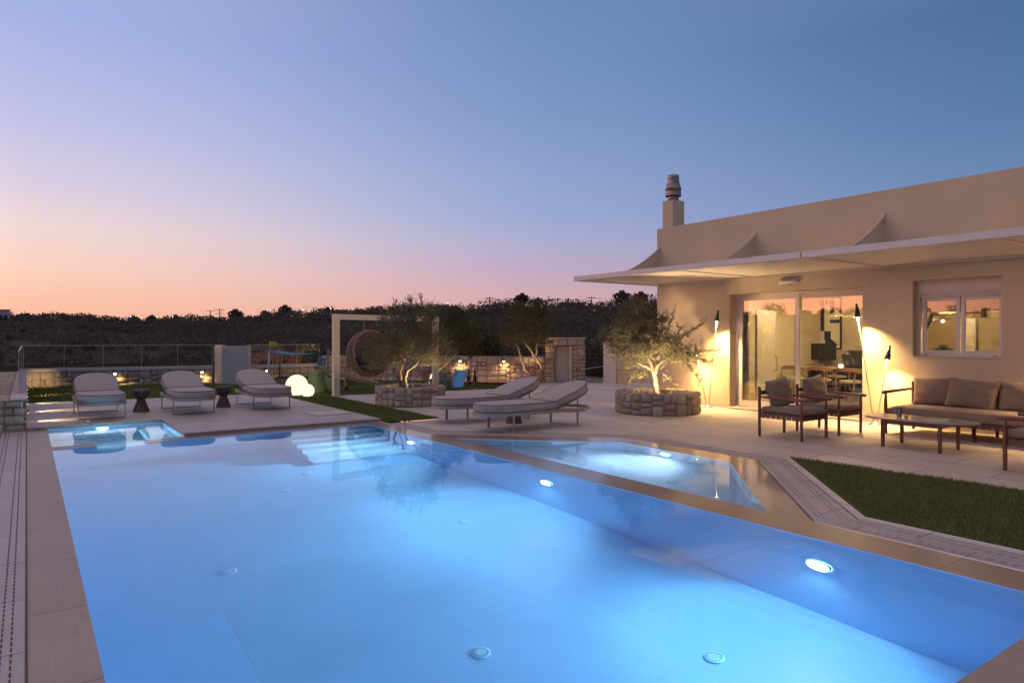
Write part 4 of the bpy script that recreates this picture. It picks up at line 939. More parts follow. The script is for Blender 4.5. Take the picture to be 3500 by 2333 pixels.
# ------------------------------------------------------------------ two-armed floor lamps
def floor_lamp(loc, arms, label):
    t = thing('floor_lamp', label, 'floor lamp', loc, 0, 'two-armed floor lamps against the facade')
    b = MB(); b.lathe([(.115, 0), (.115, .012), (.10, .018), (.075, .03), (.05, .055), (.02, .065)], n=28); obj('base', b, M['steel'], t)
    for (dy, h, pw) in arms:
        b = MB(); top = Vector((-.02, dy, h)); foot = Vector((0, dy*.12, .05)); b.tube([foot, top], .0085, 8); ro = obj('rod', b, M['steel'], t)
        d = (top-foot).normalized(); apex = top+d*.235+Vector((0, -.012, 0))
        b = MB(); n = 20; base = [Vector((top.x+.052*math.cos(2*PI*k/n), top.y+.052*math.sin(2*PI*k/n), top.z-.002)) for k in range(n)]; ap = [apex+Vector((.014*math.cos(2*PI*k/n), .014*math.sin(2*PI*k/n), 0)) for k in range(n)]
        b.add(base+ap, [(k, (k+1) % n, n+(k+1) % n, n+k) for k in range(n)]+[tuple(range(n, 2*n))], True); hd = obj('lamp_shade', b, M['black'], t)
        b = MB(); b.lathe([(.046, 0), (.03, .006), (.001, .008)], (top.x, top.y, top.z+.006), 18, cap=False); b.v = [tuple(v) for v in b.v]; obj('lens', b, M['warm'], hd)
        spot('floor_lamp_beam', (top.x, top.y, top.z-.015), (top.x+.0, top.y, 0), pw, WARM, 122, 1.0, .02, t)
    return t
floor_lamp((11.86, 9.46, 0), ((-.25, 1.84, 640), (.27, 1.13, 260)), 'two-armed floor lamp left of the glass doors, beside the olive tree')
floor_lamp((11.90, 5.94, 0), ((.30, 1.86, 660), (-.20, 1.13, 270)), 'two-armed floor lamp between the glass doors and the sofa')
floor_lamp((11.88, 2.35, 0), ((.25, 1.86, 950), (-.22, 1.13, 400)), 'added out-of-view floor lamp beyond the right end of the sofa')  # extra lamp out of view, added to warm the right part of the facade

# ------------------------------------------------------------------ loungers
def ring(L_, hw, x0=0, full=True, n=40, ex=2.35, la=.52):
    """plan outline: rounded foot end at x0, (full) rounded head end or straight hinge end"""
    pts = []
    for k in range(n//2+1):
        a = PI/2+PI*k/(n//2); ca_, sa = math.cos(a), math.sin(a)
        pts.append((x0+la+la*math.copysign(abs(ca_)**(2/ex), ca_), hw*math.copysign(abs(sa)**(2/ex), sa)))
    if full:
        for k in range(n//2+1):
            a = -PI/2+PI*k/(n//2); ca_, sa = math.cos(a), math.sin(a)
            pts.append((x0+L_-la+la*math.copysign(abs(ca_)**(2/ex), ca_), hw*math.copysign(abs(sa)**(2/ex), sa)))
    else: pts += [(x0+L_, -hw+.012), (x0+L_, hw-.012)]
    out = []
    for p in pts:
        if not out or (Vector(p)-Vector(out[-1])).length > 1e-4: out.append(p)
    return out
def mattress(mb, P, z0, z1, Mx=None, seed=0):
    c = Vector((sum(p[0] for p in P)/len(P), sum(p[1] for p in P)/len(P))); n = len(P); rg = random.Random(seed)
    lv = [(.955, 0), (.985, .1), (1.0, .3), (1.004, .6), (.995, .88), (.978, 1.0), (.90, 1.06), (.6, 1.10), (.25, 1.12)]
    vs = []
    for s_, t_ in lv:
        for p in P:
            q = c+(Vector(p)-c)*s_; v = Vector((q.x, q.y, z0+(z1-z0)*t_+(.004*math.sin(q.x*9+seed)*math.sin(q.y*8) if t_ > .9 else 0)))
            vs.append(Mx @ v if Mx else v)
    fs = [(i*n+k, i*n+(k+1) % n, (i+1)*n+(k+1) % n, (i+1)*n+k) for i in range(len(lv)-1) for k in range(n)]
    fs += [tuple(range(n))[::-1], tuple((len(lv)-1)*n+k for k in range(n))]; mb.add(vs, fs, True)
def make_lounger(angle=19):
    t = thing('sun_lounger', 'x', 'sun lounger', group='oval sun loungers round the pool')
    HW = .385; L_ = 2.25; HG = 1.32
    P = ring(L_, HW); n = len(P); b = MB()
    for (w0, w1) in (((1.0, 1.0), (0, 0)),):
        o_ = [(x, y) for x, y in P]; i_ = [(1.125+(x-1.125)*.975, y*.94) for x, y in P]
        vs = [(*p, .262) for p in o_]+[(*p, .312) for p in o_]+[(*p, .312) for p in i_]+[(*p, .262) for p in i_]
        b.add(vs, [(a_*n+k, a_*n+(k+1) % n, ((a_+1) % 4)*n+(k+1) % n, ((a_+1) % 4)*n+k) for a_ in range(4) for k in range(n)])
    for y in (-.2, 0, .2): b.box(.08, y-.015, .285, 1.34, y+.015, .3)
    b.box(HG, -HW+.02, .27, HG+.04, HW-.02, .3)
    obj('frame', b, M['taupe'], t, bevel=.003)
    for x in (.46, 1.78):
        b = MB(); w = .022
        for s_ in (-1, 1): b.box(x-w, s_*.36-.007, 0, x+w, s_*.36+.007, .263)
        b.box(x-w, -.353, 0, x+w, .353, .014); obj('leg', b, M['taupe'], t, bevel=.003)
    b = MB(); PF = ring(HG-.005, HW-.012, .01, False); mattress(b, PF, .316, .44); mt = obj('mattress', b, M['mattress'], t)
    def pipe(P_, z, Mx=None):
        c = Vector((sum(p[0] for p in P_)/len(P_), sum(p[1] for p in P_)/len(P_))); q = [c+(Vector(p)-c)*.985 for p in P_]; q = [Vector((v.x, v.y, z)) for v in q]
        return [Mx @ v for v in q] if Mx else q
    b = MB(); b.tube(pipe(PF, .441), .0055, 6, close=True); b.tube(pipe(PF, .319), .005, 6, close=True); obj('piping', b, M['piping'], mt)
    Mx = Matrix.Translation((HG+.012, 0, .325)) @ Matrix.Rotation(-R(angle), 4, 'Y')
    Lb = .93; PB = [(Lb-x, y) for x, y in ring(Lb, HW-.012, 0, False)]
    b = MB(); mattress(b, PB, 0, .124, Mx, 3); bk = obj('backrest', b, M['mattress'], t)
    b = MB(); b.tube(pipe(PB, .125, Mx), .0055, 6, close=True); b.tube(pipe(PB, .004, Mx), .005, 6, close=True); obj('piping', b, M['piping'], bk)
    PBf = [(Lb*.5+(x-Lb*.5)*.93, y*.93) for x, y in PB]; b = MB(); b.tube([Mx @ Vector((x, y, -.012)) for x, y in PBf], .013, 6, close=True)
    b.bar(Mx @ Vector((.6, .2, -.02)), (HG+.62, .2, .25), .02, .012); b.bar(Mx @ Vector((.6, -.2, -.02)), (HG+.62, -.2, .25), .02, .012); b.bar((HG+.35, .2, .235), (HG+.78, .2, .235), .02, .02); b.bar((HG+.35, -.2, .235), (HG+.78, -.2, .235), .02, .02); b.tube([(HG+.62, -.26, .24), (HG+.62, .26, .24)], .01, 6)
    obj('back_support', b, M['taupe'], t)
    return t
lg = make_lounger()
lg.location = (5.77, 9.07, 0); lg['label'] = 'nearest sun lounger, side-on at the pool corner, in front of its twin'
dup(lg, (5.76, 10.43, 0), 0, 'side-on sun lounger behind the nearest one, left of the small side table')
dup(lg, (1.10, 13.72, DZ), PI/2, 'leftmost sun lounger, facing the spa pool'); dup(lg, (2.61, 13.70, DZ), PI/2, 'middle one of the three loungers facing the pool, between the side tables'); dup(lg, (4.06, 13.66, DZ), PI/2, 'sun lounger facing the pool beside the glowing globe lamps')
def side_table(loc, lb, first=None):
    if first: return dup(first, loc, 0, lb)
    t = thing('side_table', lb, 'side table', loc, 0, 'brown hourglass side tables')
    b = MB(); b.lathe([(.15, 0), (.148, .015), (.075, .215), (.075, .235)], n=28); obj('base', b, M['stool'], t)
    b = MB(); b.lathe([(.075, .235), (.13, .31), (.148, .385), (.148, .43), (.14, .435), (.135, .43)], n=28); obj('bowl', b, M['stool'], t)
    return t
st = side_table((1.83, 15.08, DZ), 'hourglass side table between the leftmost and middle loungers'); side_table((3.34, 15.05, DZ), 'hourglass side table between the middle lounger and the one by the globes', st)
side_table((6.98, 9.75, 0), 'hourglass side table half hidden between the two side-on loungers', st)

# globe lamps
for x, y, r, lb in ((5.56, 17.18, .275, 'large glowing globe lamp on the grass strip'), (5.68, 16.72, .165, 'small glowing globe lamp in front of the large one')):
    t = thing('globe_lamp', lb, 'globe lamp', (x, y, .025), 0, 'glowing globe lamps on the grass')
    b = MB(); prof = [(r*math.sin(a), r*.93-r*math.cos(a)) for a in [R(22)+(PI-R(22))*k/18 for k in range(19)]]; b.lathe([(max(p, .001), z) for p, z in prof], n=32, cap=False); obj('globe', b, M['balllamp'], t)
    b = MB(); b.lathe([(r*.39, -.005), (r*.39, .012)], n=24); obj('base', b, M['plasticw'], t)

# ------------------------------------------------------------------ planters and olive trees
def planter(cx, cy, r, h, th, label, seed):
    t = thing('stone_planter', label, 'planter', (cx, cy, 0), 0, 'round stone planters')
    n = 56
    b = MB(); pr = [(r-.03, 0), (r-.03, h-.015), (r-th+.02, h-.015), (r-th+.02, .15)]; b.lathe(pr, n=n, cap=False); obj('mortar', b, M['mortar'], t)
    b = MB(); stones(b, 2*PI*r, h, lambda u, v, w: Vector(((r-.034+w)*math.cos(-u/r), (r-.034+w)*math.sin(-u/r), v)), .36, .11, seed, dep=.028)
    ri = r-th
    stones(b, 2*PI*ri, h*.6, lambda u, v, w: Vector(((ri+.024-w)*math.cos(u/ri), (ri+.024-w)*math.sin(u/ri), h*.4+v)), .33, .1, seed+1, dep=.03)
    stones(b, 2*PI*r, th-.015, lambda u, v, w: Vector(((r-.012-v)*math.cos(u/r), (r-.012-v)*math.sin(u/r), h-.018+w*.7)), .30, .10, seed+2, dep=.03)
    obj('stones', b, M['stone'], t)
    b = MB(); b.lathe([(ri+.03, .2), (.001, .23)], n=32, cap=False); obj('soil', b, M['soil'], t)
planter(7.02, 13.80, .80, .42, .24, 'round stone planter under the left olive tree', 41)
planter(10.37, 9.52, .86, .42, .24, 'round stone planter under the right olive tree by the house', 47)

def olive(name, label, base, limbs, blobs, nleaf, ll, mat, seed, trunk_r=.06, twigs=240, wild=()):
    """limbs: list of (points, r0, r1) local; blobs: (cx,cy,cz,rx,ry,rz,weight)"""
    rg = random.Random(seed); t = thing(name, label, 'tree', base)
    b = MB(); skel = []
    def jig(pts, amp):
        out = [Vector(pts[0])]
        for a, c_ in zip(pts[:-1], pts[1:]):
            a, c_ = Vector(a), Vector(c_)
            for k in range(1, 5): out.append(a.lerp(c_, k/4)+Vector((rg.uniform(-1, 1), rg.uniform(-1, 1), rg.uniform(-.5, .5)))*amp*(1 if k < 4 else .3))
        return out
    for pts, r0, r1 in limbs:
        q = jig(pts, .012+trunk_r*.12); n = len(q); rs = [(r0+(r1-r0)*k/(n-1))*rg.uniform(.86, 1.15) for k in range(n)]; b.tube(q, rs, 9); skel += [(p, r_) for p, r_ in zip(q[n//2:], rs[n//2:])]
    W_ = [bl[6] for bl in blobs]; ends = []
    for i in range(twigs):
        bl = rg.choices(blobs, W_)[0]; u = Vector((rg.gauss(0, 1), rg.gauss(0, 1), rg.gauss(0, 1))).normalized(); k = rg.uniform(.25, 1)**.55
        ends.append(Vector((bl[0]+u.x*bl[3]*k, bl[1]+u.y*bl[4]*k, bl[2]+u.z*bl[5]*k)))
    br = []
    order = sorted(ends, key=lambda e: min((e-p).length for p, _ in skel))
    for e in order:
        p, r_ = min(skel, key=lambda s_: (e-s_[0]).length+.25*max(0, s_[0].z-e.z+.05)); mid = p.lerp(e, .5)+Vector((rg.uniform(-1, 1), rg.uniform(-1, 1), rg.uniform(-.2, .9)))*(e-p).length*.14
        r1 = max(.0025, min(r_*.6, .004+.012*(e-p).length)); b.tube([p, p.lerp(mid, .5)+Vector((0,0,.01)), mid, e], [r1, r1*.8, r1*.6, .002], 5, caps=False)
        skel += [(mid, r1*.6), (e, .003)]; br.append((p, mid, e))
    tips = []
    for w_ in wild:
        q = [Vector(x) for x in w_]; b.tube(q, [.006]+[.004]*(len(q)-2)+[.0015], 5, caps=False); tips.append(q)
    obj('trunk', b, M['bark'], t)
    # leafy shoots
    V = []; F = []
    def leaf(p, d, L_):
        d = d.normalized(); s_ = d.cross(Vector((rg.gauss(0, 1), rg.gauss(0, 1), rg.gauss(0, 1)))).normalized(); up = d.cross(s_)*.12*L_; w = L_*rg.uniform(.10, .145)
        i = len(V); V.extend([p, p+d*L_*.45+s_*w+up, p+d*L_, p+d*L_*.45-s_*w+up]); F.append((i, i+1, i+2, i+3))
    def shoot(a, d, L_, k):
        bend = Vector((rg.uniform(-.4, .4), rg.uniform(-.4, .4), rg.uniform(-.1, .5)))
        for j in range(k):
            f_ = (j+.5)/k; p = a+d*L_*f_+bend*L_*.25*f_*f_; dd = (d+bend*.5*f_).normalized()
            for s_ in (0, 1):
                sd = dd.cross(Vector((rg.gauss(0, 1), rg.gauss(0, 1), rg.gauss(0, 1)))).normalized(); leaf(p, dd*.75+sd*.8, ll*rg.uniform(.6, 1.15)*(1-.3*f_))
    per = max(1, nleaf//(12*len(br)))
    for p, mid, e in br:
        for q in range(per):
            f_ = rg.uniform(.15, 1); a = p.lerp(mid, f_*2) if f_ < .5 else mid.lerp(e, f_*2-1); d = (e-p).normalized()*.7+Vector((rg.gauss(0, .6), rg.gauss(0, .6), rg.gauss(.25, .6))); shoot(a, d.normalized(), rg.uniform(.10, .24)*ll/.06, 6)
    for q in tips:
        for a, c_ in zip(q[:-1], q[1:]):
            L_ = (c_-a).length; shoot(a, (c_-a).normalized(), L_, max(3, int(L_/.018)))
            for _ in range(int(L_/.05)):
                f_ = rg.uniform(0, .95); dd = (c_-a).normalized()+Vector((rg.gauss(0, .5), rg.gauss(0, .5), rg.gauss(.1, .35))); shoot(a.lerp(c_, f_), dd.normalized(), rg.uniform(.08, .18), 6)
    mb = MB(); mb.v = [tuple(v) for v in V]; mb.f = F; mb.sm = [False]*len(F); obj('crown', mb, M[mat], t)
    return t
# basis in the ground plane: side = to the right of the view, dep = away from the viewer
SD = Vector((math.cos(R(YAW)), -math.sin(R(YAW)), 0)); DP = Vector((math.sin(R(YAW)), math.cos(R(YAW)), 0)); UP = Vector((0,0,1))
def L3(s_, d, z): return SD*s_+DP*d+UP*z
def blob(s_, d, z, rs_, rd, rz, w): v = L3(s_, d, z); return (v.x, v.y, v.z, rs_*.95, rd*.95, rz, w)
def W3(*a): return [L3(*p) for p in a]
olive('olive_tree', 'olive tree in the left stone planter before the hanging chair frame', (6.90, 13.86, .22),
  [(W3((-.0,0,0), (-.02,0,.12), (-.10,.02,.25), (-.2,.0,.42), (-.28,.05,.8)), .05, .022), (W3((0,0,.02), (.03,0,.15), (.0,0,.36), (.09,-.03,.55), (.28,-.02,.68), (.4,0,.95)), .05, .022), (W3((-.1,.02,.25), (-.12,.2,.5), (0,.25,.9)), .03, .015)],
  [blob(-.38,0,1.0,.55,.5,.45,1.3), blob(.3,0,1.15,.6,.5,.55,1.6), blob(-.2,0,1.55,.55,.45,.42,1.2), blob(.45,.05,1.6,.48,.4,.42,1.0), blob(.72,0,1.05,.42,.4,.42,1.0), blob(-.62,0,.8,.34,.3,.28,.5), blob(.05,0,.85,.5,.4,.25,.8), blob(.05,0,1.85,.35,.3,.28,.4), blob(-.1,0,1.2,.5,.5,.4,.9)],
  30000, .064, 'olive', 5, .05, 380, wild=[W3((-.2,0,1.6),(-.18,0,1.95),(-.2,0,2.12)), W3((.35,0,1.7),(.4,0,2.0),(.37,0,2.22)), W3((.62,0,1.6),(.68,0,1.88),(.72,0,2.0)), W3((-.45,0,1.4),(-.5,0,1.75),(-.55,0,1.85)), W3((-.0,0,1.7),(-.03,0,2.0)), W3((.85,0,1.0),(1.1,0,.98)), W3((-.6,0,.8),(-.88,0,.72))])
olive('olive_tree', 'olive tree in the right stone planter against the house wall', (10.40, 9.55, .22),
  [(W3((0.02,0,0), (0,0,.2), (-.03,0,.42), (-.10,.0,.62), (-.22,0,.95)), .06, .03), (W3((-.05,0,.55), (.05,-.02,.75), (.3,0,.95), (.62,0,1.05)), .038, .015), (W3((-.08,0,.6), (-.1,.15,.85), (.0,.2,1.2)), .035, .015), (W3((-.1,0,.62), (-.35,0,.75), (-.65,.0,.95)), .03, .012)],
  [blob(-.45,0,1.15,.5,.5,.42,1.4), blob(-.15,0,1.0,.5,.45,.42,1.2), blob(-.5,0,1.5,.36,.36,.34,.9), blob(.2,0,1.1,.42,.4,.3,.9), blob(.52,.0,.92,.42,.3,.17,.75), blob(-.7,0,.95,.3,.3,.3,.5), blob(-.2,0,1.4,.35,.3,.3,.5), blob(-.45,0,.62,.35,.3,.16,.28), blob(-.45,0,1.78,.34,.3,.26,.8), blob(-.88,0,1.3,.36,.3,.32,.6), blob(.1,0,1.5,.22,.2,.22,.25)],
  26500, .066, 'olive', 9, .06, 360, wild=[W3((.3,0,1.15),(.7,0,1.42),(.95,0,1.58)), W3((.6,0,.95),(1.05,0,1.0),(1.28,0,1.02)), W3((.7,0,.9),(1.05,0,.78),(1.12,0,.82)), W3((.5,0,.85),(.75,0,.55),(.85,0,.4)), W3((-.4,0,1.7),(-.42,0,2.0),(-.4,0,2.13)), W3((.15,0,1.3),(.3,0,1.65),(.33,0,1.8)), W3((.35,0,1.15),(.46,0,1.45),(.44,0,1.5)), W3((.1,0,1.35),(.1,0,1.7)), W3((-.7,0,1.3),(-.82,0,1.6)), W3((.1,0,.55),(.28,0,.38),(.36,0,.3)), W3((-.3,0,.7),(-.5,0,.45),(-.6,0,.32)), W3((-1.0,0,1.2),(-1.2,0,1.35))])
olive('olive_tree', 'leaning back-garden olive tree right of the hanging chair frame', (10.30, 19.0, .0),
  [(W3((-.1,0,0), (.02,0,.12), (.12,0,.35), (.35,0,.7), (.7,0,1.1)), .06, .03), (W3((.12,0,.35), (.5,.1,.6), (1.0,0,1.1)), .04, .02)],
  [blob(.9,0,1.6,.7,.6,.6,1.2), blob(.6,0,2.0,.6,.5,.5,.9), blob(1.3,0,1.3,.5,.5,.5,.9), blob(.5,0,1.3,.5,.5,.4,.6), blob(1.0,0,2.2,.4,.4,.3,.4)], 16000, .075, 'olive2', 13, .05, 200)
olive('olive_tree', 'twin-stem olive tree before the gateway in the back garden', (13.62, 17.62, .0),
  [(W3((0,0,0), (-.1,0,.12), (-.5,0,.45), (-.62,0,.9), (-.75,0,1.35)), .05, .03), (W3((0,0,.05), (.12,0,.35), (.05,0,.6), (-.25,0,1.05), (-.45,0,1.3)), .06, .03), (W3((-.1,0,.9), (-.05,0,1.4)), .03, .02)],
  [blob(-.55,0,1.9,.75,.6,.6,1.2), blob(.0,0,1.9,.6,.6,.6,1.0), blob(-.3,0,2.3,.7,.5,.38,1.0), blob(.25,0,1.45,.4,.4,.35,.5), blob(-.95,0,1.5,.45,.4,.35,.5), blob(-.3,0,1.45,.7,.5,.3,.5)], 19000, .075, 'olive2', 17, .05, 240)
for s_, d, z, k, n, lb in ((-1.0, 24.5, 0, 1.05, 5200, 'grey-green olive bush behind the tall stone wall, left of the twin-stem tree'), (.3, 25.5, 0, 1.2, 5200, 'dark bush behind the tall stone wall right of the swing frame')):
    p = L3(s_-.3 if s_ < 0 else -1.9, d, 0); t = thing('garden_bush', lb, 'bush', (p.x, p.y, 0))
    o = leaf_cloud([(0, 0, 1.15*k, .75*k, .8*k, n, .05), (.5*k, -.2, .9*k, .55*k, .6*k, n//2, .05)], 'crown', M['olive2'], None); o.parent = t
    b = MB(); b.tube([(0,0,-.4), (.05,0,.9)], [.07, .03], 7); obj('trunk', b, M['bark'], t)
# garden uplights
def uplight(loc, aim, pw, size, lb, vis=True):
    t = thing('garden_spotlight', lb, 'garden spotlight', loc, 0, 'garden spotlights at the olive trees')
    b = MB(); d = (Vector(aim)-Vector(loc)).normalized(); Mx = d.to_track_quat('Z', 'Y').to_matrix().to_4x4()
    b.lathe([(.018, -.05), (.032, -.04), (.034, .03), (.030, .035)], n=14, M=Mx); b.tube([(0,0,-.06), (0,0,0)], .008, 6); obj('housing', b, M['black'], t)
    b = MB(); b.lathe([(.029, .037), (.001, .039)], n=14, M=Mx, cap=False); obj('lens', b, M['warm'], t)
    o = spot('spotlight_beam', tuple(d*.05), tuple(d), pw, WARM2, size, .7, .045, t)
uplight((7.42, 13.40, .30), (7.0, 13.9, 1.35), 170, 130, 'small spotlight in the left planter aimed up into the olive tree')
uplight((9.90, 9.15, .30), (10.45, 9.6, 1.6), 300, 140, 'small spotlight in the right planter aimed up into the olive tree')
uplight((6.72, 13.22, .32), (6.8, 13.9, 1.7), 90, 130, 'added fill spotlight at the front edge of the left planter soil')  # second spot added to fill the viewer side of the left crown
uplight((10.72, 8.98, .32), (10.1, 9.5, 1.9), 150, 130, 'added fill spotlight at the front edge of the right planter soil')  # extra spot, put in to brighten the dark upper right crown
uplight((10.15, 18.7, .06), (10.9, 19.1, 1.5), 90, 100, 'bright garden spotlight at the foot of the leaning olive tree')
uplight((13.25, 17.25, .05), (13.2, 17.9, 1.6), 110, 100, 'garden spotlight at the foot of the twin-stem olive tree')
uplight((8.55, 21.9, .06), (8.2, 22.6, .4), 25, 120, 'spotlight low behind the seesaw lighting the stone wall')

# ------------------------------------------------------------------ outdoor seating
def pillow(mb, w, h, th, Mx, seed=0, n=14):
    rg = random.Random(seed); vs = []; ph = [rg.uniform(0, 6) for _ in range(6)]
    for sgn in (1, -1):
        for i in range(n+1):
            for k in range(n+1):
                u, v = i/n*2-1, k/n*2-1
                e = max(0, (1-abs(u)**2.6))*max(0, (1-abs(v)**2.6)); z = sgn*(th/2*e**.42+.003)
                wr = .010*math.sin(u*5+ph[0]+v*3)*math.sin(v*4+ph[1])+.012*math.exp(-((abs(u)-.85)/.2)**2)*math.sin(v*11+ph[2])*e**.3
                pin = 1-.055*(1-abs(v)**2)*abs(u)**3; pin2 = 1-.055*(1-abs(u)**2)*abs(v)**3
                vs.append(Mx @ Vector((u*w/2*pin, v*h/2*pin2, z+sgn*wr*(e > 0))))
    N = n+1; o = N*N; fs = []
    for i in range(n):
        for k in range(n):
            a = i*N+k; fs.append((a, a+N, a+N+1, a+1)); fs.append((o+a, o+a+1, o+a+N+1, o+a+N))
    bd = [k for k in range(N)]+[i*N+n for i in range(1, N)]+[n*N+k for k in range(n-1, -1, -1)]+[i*N for i in range(n-1, 0, -1)]
    for a, b_ in zip(bd, bd[1:]+bd[:1]): fs.append((a, b_, o+b_, o+a))
    mb.add(vs, fs, True)
def cushion_box(mb, x0, y0, z0, x1, y1, z1, crown=.02, n=10, r=.03):
    vs = []; N = n+1
    ps = [0, .03, .1]+[.1+.8*k/(n-4) for k in range(1, n-4)]+[.9, .97, 1]
    n = len(ps)-1; N = n+1
    for top in (1, 0):
        for i in range(N):
            for k in range(N):
                u, v = ps[i], ps[k]; e = min(1, 16*u*(1-u)*v*(1-v)); ed = min(u*(x1-x0), (1-u)*(x1-x0), v*(y1-y0), (1-v)*(y1-y0))
                rd = min(1, ed/r); dz = r*(1-math.sqrt(max(0, 1-(1-rd)**2)))
                z = z1-dz+crown*e if top else z0+dz*.6; vs.append((x0+(x1-x0)*u, y0+(y1-y0)*v, z))
    o = N*N; fs = []
    for i in range(n):
        for k in range(n):
            a = i*N+k; fs.append((a, a+N, a+N+1, a+1)); fs.append((o+a, o+a+1, o+a+N+1, o+a+N))
    bd = [k for k in range(N)]+[i*N+n for i in range(1, N)]+[n*N+k for k in range(n-1, -1, -1)]+[i*N for i in range(n-1, 0, -1)]
    for a, b_ in zip(bd, bd[1:]+bd[:1]): fs.append((a, b_, o+b_, o+a))
    mb.add(vs, fs, True)
def post(mb, x, y, z0, z1, r=.022, taper=True):
    pts = [(x, y, z0), (x, y, z0+.02), (x, y, z0+(z1-z0)*.5), (x, y, z1-.16), (x, y, z1-.01), (x, y, z1)]
    mb.tube(pts, [r*.8, r*.92, r, r, r*(.55 if taper else 1), r*(.5 if taper else .9)], 12)
def skirt(mb, a, b_, z0, z1, pitch=.042):
    A, B = Vector(a), Vector(b_); d = (B-A); L_ = d.length; d.normalize(); n = int(L_/pitch)
    for k in range(n):
        p = A+d*(L_*(k+.5)/n); o = .006 if k % 2 else -.002; nn = Vector((d.y, -d.x, 0))
        q = p+nn*o; mb.bar((q.x, q.y, z0+(.004 if k % 2 else 0)), (q.x, q.y, z1), pitch*.84, .010)
def make_armchair():      # local: faces -Y, back posts at +y; width along x
    t = thing('armchair', 'x', 'armchair', group='wooden armchairs with taupe cushions')
    hw, dp = .32, .345
    for s_ in (-1, 1):
        b = MB(); post(b, s_*hw, dp, 0, .75, .023, False); obj('leg', b, M['teak'], t)
        b = MB(); post(b, s_*hw, -dp, 0, .58, .023); obj('leg', b, M['teak'], t)
        b = MB(); b.tube([(s_*hw, dp-.01, .60), (s_*hw, dp-.12, .598), (s_*hw, -dp, .59), (s_*hw, -dp-.075, .588), (s_*hw, -dp-.085, .588)], [.008, .018, .025, .025, .018], 12); obj('armrest', b, M['teak'], t)
    b = MB(); b.bar((-hw, dp, .66), (hw, dp, .66), .02, .055); b.bar((-hw, dp, .40), (hw, dp, .40), .02, .04); obj('back_rail', b, M['darkwood'], t)
    b = MB()
    for p, q in (((-hw, -dp), (hw, -dp)), ((hw, -dp), (hw, dp)), ((hw, dp), (-hw, dp)), ((-hw, dp), (-hw, -dp))):
        P, Q = Vector((*p, 0)), Vector((*q, 0)); d = (Q-P).normalized(); skirt(b, P+d*.028, Q-d*.028, .285, .365)
    b.box(-hw+.02, -dp+.02, .33, hw-.02, dp-.02, .352); obj('woven_seat', b, M['strap'], t)
    b = MB(); cushion_box(b, -hw+.012, -dp-.01, .368, hw-.012, dp-.02, .455, .012); obj('seat_cushion', b, M['sofa'], t)
    b = MB(); Mx = Matrix.Translation((.0, dp-.13, .655)) @ Matrix.Rotation(R(90-16), 4, 'X') @ Matrix.Rotation(R(7), 4, 'Z'); pillow(b, .56, .44, .17, Mx, 3); obj('pillow', b, M['sofa'], t)
    return t
ac = make_armchair(); ac.location = (9.38, 5.915, 0); ac['label'] = 'wooden armchair with taupe cushions at the left, nearest the pool'
dup(ac, (10.41, 5.935, 0), 0, 'wooden armchair behind the first, in front of the right glass door')
dup(ac, (9.30, 2.70, 0), PI, 'armchair cut off at the right picture edge, facing the other two')
# sofa
t = thing('sofa', 'long wooden sofa with taupe cushions against the facade below the window', 'sofa', (0,0,0))
sx0, sx1, sy0, sy1 = 10.97, 11.88, 2.90, 5.32
for y in (sy1, sy0):
    b = MB(); post(b, sx0, y, 0, .63, .026); obj('leg', b, M['teak'], t)
    b = MB(); post(b, sx1, y, 0, .78, .026, False); obj('leg', b, M['teak'], t)
    b = MB(); b.tube([(sx1, y, .66), (sx1-.12, y, .658), (sx0, y, .645), (sx0-.08, y, .64), (sx0-.09, y, .64)], [.01, .02, .026, .026, .018], 12); obj('armrest', b, M['teak'], t)
for y in (4.12,):
    for x in (sx0+.06, sx1-.02): b = MB(); post(b, x, y, 0, .30, .026, False); obj('leg', b, M['teak'], t)
b = MB(); b.bar((sx1, sy0, .72), (sx1, sy1, .72), .022, .06); b.bar((sx1, sy0, .45), (sx1, sy1, .45), .022, .05)
for k in range(5): y = sy0+.2+k*(sy1-sy0-.4)/4; b.box(sx1-.012, y-.03, .45, sx1+.012, y+.03, .83)
obj('back_rail', b, M['darkwood'], t)
b = MB()
for p, q in (((sx0, sy1), (sx0, sy0)), ((sx0, sy0), (sx1, sy0)), ((sx1, sy1), (sx0, sy1))):
    P, Q = Vector((*p, 0)), Vector((*q, 0)); d = (Q-P).normalized(); skirt(b, P+d*.03, Q-d*.03, .20, .275)
b.box(sx0+.02, sy0+.02, .24, sx1-.02, sy1-.02, .27); obj('woven_seat', b, M['strap'], t)
b = MB(); cushion_box(b, sx0-.01, sy0+.03, .278, sx1-.06, sy1-.03, .425, .012, 14); obj('seat_cushion', b, M['sofa'], t)
for k, (y, w, dx) in enumerate(((4.93, .62, 0), (4.36, .70, -.10), (3.72, .66, -.03), (3.1, .5, 0))):
    b = MB(); Mx = Matrix.Translation((sx1-.18+dx, y, .64)) @ Matrix.Rotation(-R(90-13), 4, 'Y') @ Matrix.Rotation(R(90), 4, 'Z') @ Matrix.Rotation(R((3, -4, 2, 0)[k]), 4, 'Z')
    pillow(b, w, .45, .19, Mx, 11+k); obj('pillow', b, M['sofa'], t)
